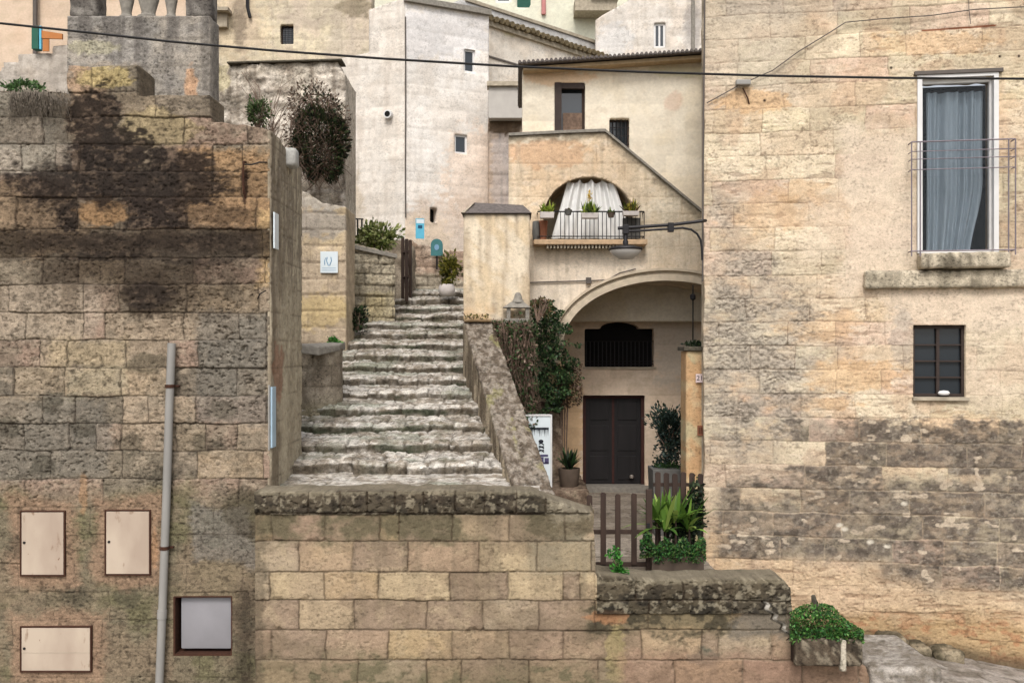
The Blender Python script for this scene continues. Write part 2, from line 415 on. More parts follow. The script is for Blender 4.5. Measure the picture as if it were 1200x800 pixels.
def text(name, s, size, P, mat, parent, depth=.002, rot=0):
    cu = bpy.data.curves.new(name, 'FONT'); cu.body = s; cu.size = size; cu.extrude = depth; cu.align_x = 'CENTER'; cu.align_y = 'CENTER'
    o = bpy.data.objects.new(name + '_src', cu); COL.objects.link(o)
    bpy.context.view_layer.update()
    me = bpy.data.meshes.new_from_object(o.evaluated_get(bpy.context.evaluated_depsgraph_get())); bpy.data.objects.remove(o)
    mt = Matrix.Translation(P) @ Matrix.Rotation(rot, 4, 'Z') @ Matrix.Rotation(math.radians(90), 4, 'X'); me.transform(mt)
    return link(name, me, mat, parent)

def pitted(u, z, seed, amp=1.):
    big = fbm(u * 3, z * 3, seed) - .5; f = fbm(u * 14, z * 20, seed + 5) - .5
    p = fbm(u * 30, z * 44, seed + 11, 3)
    return big * .024 * amp + f * .012 * amp - ss(.60, .78, p) * .022 * amp
def blob(px, py, cx, cy, rx, ry, nz, soft=.16):
    r = np.sqrt(((px - cx) / rx) ** 2 + ((py - cy) / ry) ** 2) + (nz - .5) * 1.1 + (vn(px * .22, py * .45, 71) - .5) * .22 + (vn(px * .5, py * .9, 72) - .5) * .16
    return 1 - ss(1 - soft, 1 + soft, r)
def rect(px, py, x0, x1, y0, y1, nz, soft=6):
    e = np.minimum(np.minimum(px - x0, x1 - px), np.minimum(py - y0, y1 - py)) + (nz - .5) * 26 + (vn(px * .22, py * .4, 73) - .5) * 6 + (vn(px * .5, py * .9, 74) - .5) * 4
    return ss(-soft, soft, e)
def pick(bid, pal, seed):
    h = vhash(bid, bid * 0 + seed, seed); return np.array(pal)[np.minimum((h * len(pal)).astype(int), len(pal) - 1)]

# ================================================================== GROUND
def sheet(name, x0, x1, y0, y1, res, hf, cf, mat, kind='structure'):
    nx = int((x1 - x0) / res) + 1; ny = int((y1 - y0) / res) + 1
    xx, yy = np.meshgrid(np.linspace(x0, x1, nx), np.linspace(y0, y1, ny)); xx = xx.ravel(); yy = yy.ravel()
    zz = hf(xx, yy); idx = np.arange(nx * ny).reshape(ny, nx)
    f = np.stack([idx[:-1, :-1], idx[:-1, 1:], idx[1:, 1:], idx[1:, :-1]], -1).reshape(-1, 4)
    o = npmesh(name, np.stack([xx, yy, zz], 1), f, cf(xx, yy), mat); o['kind'] = kind; return o
def cobble(x, y, seed, k=3.2):
    """uneven paving: distance to the joints of a jittered course pattern"""
    e, bid, _, _ = masonry(x, y, list(np.arange(-14, 30, 1 / k)), None, seed, .03, (.35, .7))
    return e, bid
def street_h(x, y):
    z = -3.49 - .155 * (x - 4.26)
    z = np.where(x < 2.2, -3.49 + .155 * 2.06, z)
    z = z - np.clip(9.0 - y, 0, 2.2) * .5 - 1.3 * ss(3.5, 3.2, x) * ss(9.9, 9.6, y) - .8 * ss(-2, -2.6, x)
    e, b = cobble(x, y, 5, 2.2); z = z + ss(0, .03, e) * .012 + (vhash(b, b * 0, 3) - .5) * .02 + (fbm(x * 4, y * 4, 2) - .5) * .03
    return ZC + z
def street_c(x, y):
    e, b = cobble(x, y, 5, 2.2)
    c = mix(np.tile(C(166, 156, 146), (len(x), 1)), C(140, 130, 118), vhash(b, b * 0, 8) * .8)
    c = mix(c, C(84, 76, 64), (1 - ss(0, .03, e)) * .85); c = mix(c, C(196, 188, 178), ss(.5, .7, fbm(x * 6, y * 10, 4)) * .5); return mix(c, C(104, 94, 80), ss(.52, .64, fbm(x * 4, y * 5, 6)) * .55)
sheet('street', -8, 9, 3, 12.6, .035, street_h, street_c, M['road'])
def terrain_h(x, y):
    """the hill side the old town stands on"""
    z = -5.6 + np.clip(y - 21, 0, 60) * .35 + np.clip(y - 26, 0, 60) * .12
    return ZC + z - .2 * np.clip(3 - y, 0, 4) * 0
sheet('ground', -160, 160, -60, 140, 4, lambda x, y: terrain_h(x, y) - 1.4 * (y < 30), lambda x, y: np.tile(C(150, 140, 120), (len(x), 1)), M['road'])
def court_h(x, y):
    e, b = cobble(x, y, 15, 2.6)
    return ZC - 2.52 + ss(0, .03, e) * .015 + (vhash(b, b * 0, 3) - .5) * .02 - 2.4 * ss(2.32, 2.42, x) * ss(12.0, 11.8, y)
def court_c(x, y):
    e, b = cobble(x, y, 15, 2.6)
    c = mix(np.tile(C(168, 156, 142), (len(x), 1)), C(128, 116, 102), vhash(b, b * 0, 8) * .9)
    return mix(c, C(82, 74, 60), (1 - ss(0, .025, e)) * .8)
sheet('courtyard_paving', .0, 3.6, 9.7, 18.2, .04, court_h, court_c, M['road'])
def land_h(x, y):
    e, b = cobble(x, y, 25, 3)
    return ZC - 1.5 + .09 * np.clip(y - 10.5, 0, 1) + ss(0, .03, e) * .012 + (fbm(x * 4, y * 4, 7) - .5) * .04
def step_tint(x, y, seed):
    n = fbm(x * 3, y * 6, seed); f2 = fbm(x * 16, y * 22, seed + 9); c = np.tile(C(174, 163, 148), (len(x), 1))
    c = mix(c, C(226, 219, 208), ss(.45, .60, f2) * .75); c = mix(c, C(120, 108, 92), ss(.50, .38, f2) * .55); c = mix(c, C(214, 208, 198), ss(.5, .68, n) * .6); c = mix(c, C(140, 128, 112), ss(.50, .34, n) * .6)
    return mix(c, C(150, 158, 140), ss(.55, .7, fbm(x * 1.4, y * 2, seed + 5)) * .5)
sheet('stair_landing', -2.62, .3, 9.7, 11.3, .03, land_h, lambda x, y: mix(step_tint(x, y, 3), C(96, 86, 72), (1 - ss(0, .025, cobble(x, y, 25, 3)[0])) * .7), M['steps'])

# ================================================================== STAIRCASE
stairs = empty('stone_staircase', (-1.3, 11, ZC - 1.5), 'long flight of worn pale stone steps climbing between the walls', 'staircase')
NST = 15; SR, ST = .18, .6
def stair_left(y):  return np.interp(y, [11, 12.7, 12.9, 15, 17.2, 18, 19.5, 22], [-2.75, -2.75, -2.6, -2.75, -3.12, -2.9, -2.45, -2.4])
def stair_right(y): return np.interp(y, [10.2, 14.5, 15.5, 19.5, 22], [.02, -.66, -.75, -1.0, -1.1])
for i in range(NST):
    y0 = 11 + ST * i; zt = ZC - 1.5 + SR * (i + 1); zb = zt - SR - .05
    yb = y0 + ST + .14 if i < NST - 1 else y0 + 2.6
    xl = float(min(stair_left(y0), stair_left(min(yb, 21)))) - (.25 if i > 0 else .0); xr = float(max(stair_right(y0), stair_right(min(yb, 21)))) + .25
    res = .02; nx = int((xr - xl) / res); xs = np.linspace(xl, xr, nx)
    # profile parameter: riser bottom..top (0..1) then tread (1..2)
    ts = np.concatenate([np.linspace(0, 1, 11), 1 + np.linspace(0, 1, 26 if i < NST - 1 else 60)[1:]])
    xx, tt = np.meshgrid(xs, ts); xx = xx.ravel(); tt = tt.ravel()
    wob = (fbm(xx * 1.1, xx * 0 + i * 3.3, 31 + i) - .5) * .26 + .05 * np.sin(xx * 1.3 + i)
    hz = (fbm(xx * 1.7, xx * 0 + i * 7.1, 61 + i) - .5) * .07
    e, bid, ez, eu = masonry(xx, np.where(tt > 1, (tt - 1) * .5, 0) + .01, [-1, .16, .34, .7], None, 90 + i, .04, (.16, .46))
    br = (vhash(bid, bid * 0, 5 + i) - .5) * .05
    rise = np.clip(tt, 0, 1); tr = np.clip(tt - 1, 0, 1)
    nose = np.exp(-((tt - 1) / .07) ** 2)
    yy = y0 + wob * (1 - tr) + tr * (yb - y0) - .035 * ss(.4, .95, rise) * (1 - tr) + br * (1 - tr) + .03 * nose
    z = zb + rise * (zt - zb) + hz + br * .5 + tr * (.085 if i < NST - 1 else .25) - .028 * nose
    ro = (fbm(xx * 7, yy * 7 + z * 7, 7 + i) - .5) * .035 + (fbm(xx * 34, yy * 34 + z * 34, 9) - .5) * .035 - ss(.62, .72, fbm(xx * 13, yy * 13 + z * 13, 19)) * .025
    gr = (1 - ss(0, .022, np.minimum(eu, np.where(tt > 1.1, ez, 9)))) * .022
    yy = yy + np.where(tt < 1, ro + gr, 0); z = z + np.where(tt >= 1, ro - gr, 0); c0k = (fbm(xx * 24, yy * 24 + z * 24, 9) - .5)
    c = step_tint(xx, yy, 3 + i); n = fbm(xx * 5, tt * 3, 44 + i)
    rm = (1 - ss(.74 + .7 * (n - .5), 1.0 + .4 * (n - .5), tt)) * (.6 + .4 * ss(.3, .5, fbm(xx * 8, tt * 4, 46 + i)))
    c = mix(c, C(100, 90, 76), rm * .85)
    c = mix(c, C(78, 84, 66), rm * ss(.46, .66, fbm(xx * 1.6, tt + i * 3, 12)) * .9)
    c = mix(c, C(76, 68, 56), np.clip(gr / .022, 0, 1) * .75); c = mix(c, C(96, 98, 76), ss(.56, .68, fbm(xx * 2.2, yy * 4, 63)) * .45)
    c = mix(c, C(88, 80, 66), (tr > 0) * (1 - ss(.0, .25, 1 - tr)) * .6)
    m = len(ts); idx = np.arange(nx * m).reshape(m, nx)
    f = np.stack([idx[:-1, :-1], idx[:-1, 1:], idx[1:, 1:], idx[1:, :-1]], -1).reshape(-1, 4)
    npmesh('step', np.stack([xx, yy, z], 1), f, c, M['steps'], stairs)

# ================================================================== LEFT WALL
PL = Plane(300, 10.0)
ycs = [820, 793, 760, 726, 693, 660, 627, 594, 561, 528, 496, 464, 431, 398, 366, 333, 302, 269, 231, 201, 169, 137, 108, 76]
cl = [PL.Z(150, y) for y in ycs]; cl = list(np.arange(cl[0] - .3 * 8, cl[0] - .05, .3)) + cl + [cl[-1] + .4]
off = len(cl) - 1 - len(ycs)
jl = {108: [], 137: [50, 80, 215, 290], 169: [25, 65, 92, 145, 188, 249, 283], 201: [50, 91, 175, 249, 283], 231: [90, 150, 220, 300], 269: [48, 165, 248], 302: [50, 92, 146, 225],
      333: [98, 140, 177, 218], 366: [30, 98, 123, 215, 280, 312], 398: [47, 78, 146, 198, 232, 312], 431: [16, 76, 142, 200, 277], 464: [50, 88, 144, 174, 230],
      496: [28, 80, 112, 142, 205, 240, 278], 528: [60, 144, 200, 230, 308], 561: [30, 120, 200, 280], 594: [22, 105, 190, 250]}
def jmap(P, d, ys, off):
    out = {}
    for yb_, js in d.items():
        if yb_ in ys: out[ys.index(yb_) + off] = [P.U(j) for j in js]
    return out
# each key is the picture height of a course's upper bed joint
jl2 = jmap(PL, {ycs[ycs.index(k) - 1]: v for k, v in jl.items()}, ycs, off)
lt = [(PL.U(-300), PL.Z(0, 106)), (PL.U(79), PL.Z(0, 108)), (PL.U(80), PL.Z(0, 78)), (PL.U(160), PL.Z(0, 77)), (PL.U(161), PL.Z(0, 112)), (PL.U(246), PL.Z(0, 113)), (PL.U(247), PL.Z(0, 143)), (PL.U(300), PL.Z(0, 148)), (PL.U(330), PL.Z(0, 156))]
HATCH = [(25, 77, 598, 674), (124, 177, 597, 673), (25, 108, 733, 786)]
METER = (203, 272, 698, 768)
def sdf_l(u, z):
    s = top_sdf(u, z, lt) + (fbm(u * 5, z * 5, 3) - .5) * .04
    a, b = PL.uv(METER[0], METER[3]); c, d = PL.uv(METER[1], METER[2])
    return np.minimum(s, -box_sdf(u, z, a, c, b, d))
def lw_common(u, z, seed=11):
    return masonry(u, z, cl, jl2, seed, .013, (.45, .85))
def disp_l(u, z):
    e, bid, ez, eu = lw_common(u, z); px, py = PL.xy(u, z)
    rough = .5 + vhash(bid, bid * 0, 4); low = ss(560, 600, py)
    rough = rough * (1 - .35 * low) + 1.0 * blob(px, py, 290, 430, 60, 60, fbm(u * 3, z * 3, 4)) + .8 * blob(px, py, 40, 530, 90, 50, fbm(u * 3, z * 3, 4))
    g = -(1 - ss(.001, .012, e)) * .013 * (1 - low * .75)
    return g + pitted(u, z, 21) * .6 * rough + (vhash(bid, bid * 0, 6) - .5) * .03 * (1 - low * .6)
def col_l(u, z, d):
    e, bid, ez, eu = lw_common(u, z); px, py = PL.xy(u, z)
    n = fbm(u * 3, z * 3, 51); n2 = fbm(u * 9, z * 14, 53); n3 = fbm(u * 1.2, z * 1.2, 57); n4 = fbm(u * 28, z * 36, 58)
    c = pick(bid, [C(162, 144, 122), C(150, 130, 112), C(140, 128, 110), C(168, 148, 122), C(130, 118, 102), C(152, 136, 114), C(160, 136, 118), C(122, 112, 98)], 9)
    c = mix(c, C(190, 172, 148), ss(.5, .7, n2) * .45); c = mix(c, C(124, 114, 98), ss(.52, .32, n) * .55)
    # mineral tones of single regions of the wall
    c = mix(c, C(182, 166, 146), rect(px, py, -200, 110, 330, 400, n) * .55)
    c = mix(c, C(178, 150, 118), blob(px, py, 30, 250, 75, 45, n) * .7)
    c = mix(c, C(190, 148, 102), blob(px, py, 120, 247, 32, 16, n2) * .9)
    c = mix(c, C(190, 152, 110), rect(px, py, 212, 318, 178, 266, n) * .85)
    c = mix(c, C(204, 172, 124), rect(px, py, 305, 320, 250, 330, n) * .8)
    c = mix(c, C(196, 176, 134), blob(px, py, 180, 150, 50, 22, n2) * .8)
    c = mix(c, C(188, 158, 128), blob(px, py, 100, 120, 28, 50, n2) * .8)
    c = mix(c, C(192, 172, 118), blob(px, py, 122, 90, 30, 14, n2) * .8)
    c = mix(c, C(180, 172, 156), rect(px, py, -200, 82, 168, 204, n) * .7)
    c = mix(c, C(130, 124, 112), rect(px, py, -200, 84, 105, 170, n) * .7)
    c = mix(c, C(188, 168, 134), rect(px, py, 60, 145, 398, 430, n) * .6)
    c = mix(c, C(122, 116, 106), rect(px, py, 232, 316, 366, 496, n) * .7)
    c = mix(c, C(120, 114, 104), rect(px, py, -60, 130, 464, 560, n) * .65)
    c = mix(c, C(150, 142, 118), rect(px, py, 78, 142, 431, 464, n) * .5)
    low = ss(556, 600, py + (n - .5) * 50)
    c = mix(c, C(122, 112, 90), low * .8)
    c = mix(c, C(112, 108, 78), low * ss(.48, .62, fbm(u * 2.2, z * 3, 71)) * .7)
    c = mix(c, C(142, 124, 102), low * ss(.5, .62, fbm(u * 1.7, z * 2, 73)) * .7)
    for x0, x1, y0, y1 in HATCH: c = mix(c, C(158, 130, 106), rect(px, py, x0 - 12, x1 + 12, y0 - 14, y1 + 14, n, 8) * .9)
    c = mix(c, C(126, 120, 112), rect(px, py, 225, 300, 590, 660, n) * .7)
    c = mix(c, C(180, 140, 100), blob(px, py, 98, 578, 5, 22, n2) * .5); c = mix(c, C(178, 136, 98), blob(px, py, 181, 640, 4, 26, n2) * .5)
    # soot and water stains with their own outline
    st = np.maximum.reduce([blob(px, py, 114, 142, 34, 40, n2), blob(px, py, 132, 182, 48, 36, n2), rect(px, py, 96, 146, 150, 204, n2), rect(px, py, 176, 248, 176, 240, n2, 4), blob(px, py, 140, 216, 140, 26, n2, .3), blob(px, py, 262, 252, 50, 12, n2) * .6, rect(px, py, 20, 300, 272, 298, n2, 8) * .55, rect(px, py, 50, 180, 201, 231, n2),
        blob(px, py, 240, 300, 70, 10, n2) * .6, blob(px, py, 176, 346, 28, 16, n2) * .7, blob(px, py, 120, 300, 60, 5, n2) * .8,
        rect(px, py, 62, 90, 231, 270, n2), rect(px, py, 148, 222, 228, 268, n2), blob(px, py, 110, 222, 52, 14, n2)])
    band = np.maximum(rect(px, py, -10, 320, 268, 300, n, 10) * .86, rect(px, py, 46, 235, 300, 334, n, 16) * .72)
    band = np.maximum(band, blob(px, py, 178, 345, 36, 26, n) * .8)
    band = np.maximum(band, rect(px, py, -40, 60, 228, 268, n, 16) * .25)
    band = np.maximum(band, rect(px, py, 200, 300, 300, 366, n, 16) * .45)
    sc = mix(np.tile(C(36, 29, 26), (len(u), 1)), C(88, 74, 62), ss(.54, .72, fbm(u * 14, z * 22, 54)))
    runs = ss(.42, .62, fbm(u * 9, z * .8, 93)); c = mix(c, C(88, 73, 58), np.maximum(blob(px, py, 150, 235, 165, 110, n, .5) * .5, rect(px, py, -20, 250, 300, 372, n, 20) * runs * .55)); c = mix(c, C(64, 53, 42), np.clip(band * 1.08, 0, .95)); c = c * (1 - st[:, None] * .93) + sc * (st * .93)[:, None]
    c = mix(c, C(52, 44, 38), blob(px, py, 165, 212, 70, 14, n2) * .5)
    c = mix(c, C(58, 40, 30), blob(px, py, 287, 222, 3, 24, n2) * .9)
    c = mix(c, C(58, 50, 42), rect(px, py, 272, 300, 690, 830, n, 14) * .75)
    c = mix(c, C(78, 70, 56), blob(px, py, 290, 600, 22, 26, n) * .6)
    c = mix(c, C(84, 78, 62), blob(px, py, 170, 425, 26, 12, n2) * .6)
    for q, (bx_, by_) in enumerate([(50, 545), (12, 500), (96, 500), (60, 470), (150, 520), (260, 480), (240, 520), (20, 640), (150, 700), (90, 700), (190, 560)]):
        c = mix(c, C(76, 72, 60), blob(px, py, bx_, by_, 16, 12, n2) * .55)
    jd = (1 - ss(.001, .010, e)) * (1 - low * .45)
    c = mix(c, C(60, 50, 42), jd * .75)
    hol = ss(.60, .68, fbm(u * 20, z * 26, 78, 3)) * (.35 + .65 * vhash(bid, bid * 0, 14)) * (1 - st); c = mix(c, C(64, 54, 44), hol * .55)
    c = c * (1 + np.clip(d, -.05, .03) * 5)[:, None] * (.74 + .44 * n4)[:, None]  # colour darkens in the relief's hollows and lightens on its bumps
    return c
left_wall = grid_wall('stone_wall', PL, PL.U(-130), PL.U(316), PL.Z(0, 900), PL.Z(0, 74), .0098, sdf_l, disp_l, col_l, M['old'], None, .5)
tag(left_wall, 'tall old block wall with black soot stains at the left edge', 'wall')
# its end, seen edge-on
PE = Plane(318, 10.0, math.pi / 2 - .005)
def col_e(u, z, d):
    e, bid, ez, eu = masonry(u, z, cl, None, 13, .01, (.3, .8)); n = fbm(u * 8, z * 1.5, 3); n2 = fbm(u * 9, z * 9, 8)
    c = mix(np.tile(C(178, 165, 142), (len(u), 1)), C(136, 122, 102), ss(.38, .6, n) * .9); c = mix(c, C(198, 186, 160), ss(.3, .55, u) * .5 * n2 * 2)
    hi = ss(ZC + .2, ZC + 1.2, z); c = mix(c, C(128, 116, 100), hi * ss(.35, .6, fbm(u * 16, z * 2.2, 31)) * .75)
    c = mix(c, C(152, 104, 80), blob(u * 100, (z - ZC) * 100, 30, -25, 22, 30, n2) * .6)
    return mix(c, C(110, 96, 80), (1 - ss(.001, .010, e)) * .55) * (1 + d * 5)[:, None]
PE.n = np.array([1., 0.])
grid_wall('wall_end', PE, 0.004, 1.42, ZC - 3.4, ZC + 2.35, .02, lambda u, z: top_sdf(u, z, [(-1, ZC + 2.4), (.5, ZC + 2.3), (1.5, ZC + 2.2)]) + (fbm(u * 6, z * 2, 4) - .5) * .08,
          lambda u, z: pitted(u, z * .6, 71) * .8 - .004 * (1 - ss(.001, .012, masonry(u, z, cl, None, 13, .01, (.3, .8))[0])), col_e, M['light'], left_wall, .04, (-1, 0))

# ================================================================== FRONT WALL
PF = Plane(600, 9.5)
ycf = [840, 806, 773, 738, 703, 670, 634, 601, 574]
cf_ = [PF.Z(400, y) for y in ycf]; cf_ = list(np.arange(cf_[0] - .28 * 9, cf_[0] - .05, .28)) + cf_ + [cf_[-1] + .3]
offf = len(cf_) - 1 - len(ycf)
jf = jmap(PF, {601: [290, 328, 362, 398, 431, 463, 497, 533, 569, 605, 640, 676], 634: [318, 381, 445, 468, 530, 597, 662], 670: [350, 413, 478, 561, 630, 693], 703: [316, 380, 443, 527, 595, 660, 680, 745, 800, 857],
               738: [350, 415, 500, 566, 631, 697, 760, 857], 773: [318, 382, 455, 530, 597, 660, 752, 822, 842, 905], 806: [300, 345, 420, 500, 540, 620, 700, 790, 870, 940]}, ycf, offf)
ft = [(PF.U(299), PF.Z(300, 576)), (PF.U(560), PF.Z(560, 575)), (PF.U(622), PF.Z(622, 577)), (PF.U(690), PF.Z(690, 600)), (PF.U(696), PF.Z(696, 602)), (PF.U(698), PF.Z(696, 674)), (PF.U(760), PF.Z(760, 680)), (PF.U(918), PF.Z(918, 678)), (PF.U(926), PF.Z(926, 690)), (PF.U(929), PF.Z(929, 742)),
      (PF.U(932), PF.Z(932, 779)), (PF.U(1014), PF.Z(1014, 781)), (PF.U(1030), PF.Z(1030, 830)), (PF.U(1034), PF.Z(1040, 900))]
def crack(px, py):
    # the diagonal settlement crack at the wall's right end
    t = np.clip((py - 706) / 40, 0, 1); x = 893 + 34 * t + 3 * np.sin(py * .5)
    return np.abs(px - x) + 20 * ((py < 704) | (py > 750))
def disp_f(u, z):
    e, bid, ez, eu = masonry(u, z, cf_, jf, 23, .010, (.5, .75)); px, py = PF.xy(u, z)
    cop = ((py < 602) & (px < 690)) | ((py < 718) & (px > 697))
    chp = ss(.62, .72, fbm(u * 9, z * 9, 81)) * (1 - ss(.01, .05, e)); g = -(1 - ss(.0005, .012, e)) * np.where(cop, .035, .014) - chp * .014
    return g + pitted(u, z, 41) * np.where(cop, 1.0, .26) + cop * .03 + (vhash(bid, bid * 0, 6) - .5) * .012 - .03 * (1 - ss(1, 4, crack(px, py)))
def col_f(u, z, d):
    e, bid, ez, eu = masonry(u, z, cf_, jf, 23, .010, (.5, .75)); px, py = PF.xy(u, z)
    n = fbm(u * 3, z * 3, 51); n2 = fbm(u * 9, z * 12, 53); n3 = fbm(u * 26, z * 30, 55); n5 = fbm(u * 1.1, z * 1.4, 59)
    c = pick(bid, [C(182, 156, 122), C(172, 146, 118), C(186, 160, 120), C(168, 141, 116), C(188, 166, 130), C(158, 136, 112), C(178, 158, 130)], 3)
    c = mix(c, C(196, 174, 138), ss(.5, .72, n2) * .4); c = mix(c, C(142, 120, 96), ss(.5, .34, n) * .5)
    fr_ = ss(.50, .64, fbm(u * 7, z * .7, 95)) * ss(808, 600, py); c = mix(c, C(112, 100, 80), fr_ * .38); c = mix(c, C(172, 146, 124), ss(.5, .62, n5) * .25); c = mix(c, C(122, 106, 84), ss(.54, .66, fbm(u * 1.9, z * 2.6, 61)) * .5); c = mix(c, C(96, 80, 62), ss(.64, .7, n3) * ss(.4, .6, n2) * .5); c = c * (.93 + .14 * ss(.0, .06, e))[:, None]
    # lichen and damp below the coping, moss streaks at the foot
    up = rect(px, py, 300, 640, 596, 634, n2, 12) * ss(.38, .60, n + .1 * n2); c = mix(c, C(104, 96, 72), up * .9)
    c = mix(c, C(96, 88, 66), blob(px, py, 660, 615, 40, 22, n2) * .75)
    c = mix(c, C(150, 140, 116), rect(px, py, 620, 700, 630, 672, n, 8) * .6)
    rt = rect(px, py, 690, 860, 700, 742, n2, 10); c = mix(c, C(118, 106, 80), rt * .85); c = mix(c, C(70, 64, 50), rt * ss(.5, .62, n2) * .8)
    c = mix(c, C(180, 128, 86), blob(px, py, 715, 722, 24, 10, n2) * .7)
    c = mix(c, C(120, 112, 100), rect(px, py, 858, 930, 700, 744, n, 6) * .8)
    c = mix(c, C(100, 104, 88), blob(px, py, 828, 770, 20, 12, n2) * .8)
    c = mix(c, C(176, 160, 104), blob(px, py, 722, 770, 12, 40, n2) * .5)
    lo = ss(756, 800, py + (n - .5) * 60); c = mix(c, C(124, 112, 82), lo * .6); c = mix(c, C(100, 96, 70), lo * ss(.5, .64, n2) * .7)
    c = mix(c, C(84, 76, 60), blob(px, py, 296, 700, 14, 160, n2) * .5)
    c = mix(c, C(168, 128, 108), rect(px, py, 720, 1030, 765, 850, n, 12) * .5)
    cop = (((py < 603) & (px < 692)) | ((py < 716 + 6 * n) & (px > 699))) * 1.
    cc = mix(np.tile(C(70, 63, 50), (len(u), 1)), C(42, 38, 32), ss(.44, .58, n2)); cc = mix(cc, C(150, 140, 118), ss(.56, .66, fbm(u * 20, z * 22, 87) + .15 * (n2 - .5)) * .6); cc = mix(cc, C(150, 140, 116), (1 - ss(3, 7, np.abs(py - np.where(px < 692, 577, 681)) + 6 * n3)) * .5)
    c = c * (1 - cop[:, None] * .9) + cc * (cop * .9)[:, None]
    c = mix(c, C(172, 160, 136), rect(px, py, 640, 692, 578, 606, n2, 5) * .45)
    c = mix(c, C(226, 218, 204), (1 - ss(1.0, 2.5, crack(px - 2.2, py))) * .8)
    c = mix(c, C(50, 44, 36), (1 - ss(.8, 2.2, crack(px + 2, py))) * .8)
    jd = (1 - ss(.002, .012, e)) * (.55 + .45 * ss(.35, .55, fbm(u * 5, z * 5, 79))); lm = (ss(.5, .6, fbm(u * 1.7, z * 2.2, 77)) * .6)[:, None]
    jd = jd * .8; c = c * (1 - jd[:, None] * .8) + (C(76, 60, 46) * (1 - lm * .5) + C(196, 178, 148) * lm * .5) * (jd * .8)[:, None]
    c = c * .93 + c.mean(1)[:, None] * .07; return c * (1 + np.clip(d, -.04, .03) * 5)[:, None] * (.76 + .24 * n3)[:, None]
front_wall = grid_wall('stone_wall', PF, PF.U(299), PF.U(1036), PF.Z(0, 880), PF.Z(0, 570), .0088, lambda u, z: top_sdf(u, z, ft) + (fbm(u * 4, z * 4, 3) - .5) * .03, disp_f, col_f, M['blocks'], None, .46, edgecol=C(128, 118, 100))
tag(front_wall, 'low yellow block wall with mossy dark coping in front of the steps', 'wall')

# ================================================================== RIGHT WALL
AR = -math.atan(.15)
PR = Plane(825, 11.6, AR)
FW = (1077, 1167, 93, 297)       # French window opening in the picture
SW = (1070, 1132, 381, 466)
def rwin(q):
    a, zt = PR.uv(q[0], q[2]); _, zb = PR.uv(q[0], q[3]); b = PR.U(q[1]); return a, b, zb, zt
FWr, SWr = rwin(FW), rwin(SW)
cr = list(np.arange(ZC - 7.2, ZC + 6, .29)); 
def sdf_r(u, z):
    s = np.minimum(u - 0 + (fbm(u * 3, z * 3, 9) - .5) * .05, 9 - u)
    s = np.minimum(s, -box_sdf(u, z, FWr[0], FWr[1], FWr[2], FWr[3])); return np.minimum(s, -box_sdf(u, z, SWr[0], SWr[1], SWr[2], SWr[3]))
def r_parts(u, z):
    px, py = PR.xy(u, z); e, bid, ez, eu = masonry(u, z, cr, None, 33, .012, (.5, .95))
    n = fbm(u * 3, z * 3, 151); n2 = fbm(u * 8, z * 14, 153); n3 = fbm(u * 26, z * 34, 155); n5 = fbm(u * 1.0, z * 1.4, 159); bed = fbm(u * 3.4, z * 20, 161)
    pit = np.maximum.reduce([blob(px, py, 880, 440, 66, 76, n, .4), blob(px, py, 875, 312, 40, 22, n2, .4) * .9, blob(px, py, 915, 372, 50, 18, n2, .3), blob(px, py, 856, 380, 36, 50, n, .5), blob(px, py, 845, 260, 16, 30, n, .5) * .6]) * ss(.3, .52, fbm(u * 4, z * 7, 163)) * .75
    smooth = np.maximum.reduce([rect(px, py, 985, 1075, 150, 345, n, 12), rect(px, py, 1040, 1300, 330, 386, n, 10), rect(px, py, 1130, 1300, 330, 470, n, 14) * .5, rect(px, py, 940, 1060, 230, 300, n, 12) * .6])
    hb = vhash(bid, bid * 0, 41)
    dirt = rect(px, py, 838, 1400, 560, 662, n, 10) * ss(.05, .35, hb + .3 * (px - 880) / 300)
    dirt = np.maximum(dirt, rect(px, py, 925, 1400, 494, 562, n2, 6) * ss(.25, .5, hb + .25 * (px - 950) / 200)); dirt = np.maximum(dirt, rect(px, py, 1010, 1400, 560, 700, n, 14)); dirt = np.maximum(dirt, rect(px, py, 842, 1400, 586, 640, n2, 8) * .8)
    return px, py, e, bid, n, n2, n3, n5, bed, pit, smooth, dirt, hb
def disp_r(u, z):
    px, py, e, bid, n, n2, n3, n5, bed, pit, smooth, dirt, hb = r_parts(u, z)
    low = ss(630, 680, py)
    g = -(1 - ss(.001, .012, e)) * (.006 + .010 * pit + .006 * dirt) * (1 - smooth) * (1 - .6 * low)
    rough = (.25 + .4 * hb ** 2 + .5 * low) * (1 - .85 * smooth)
    p2 = ss(.52, .62, fbm(u * 34, z * 44, 13, 3))
    return g + pitted(u, z, 61) * rough * .7 - pit * p2 * .018 - ss(.6, .7, bed) * .006 * (1 - smooth) * (1 - dirt) + (n5 - .5) * .04 + (hb - .5) * .012 * (1 - smooth)
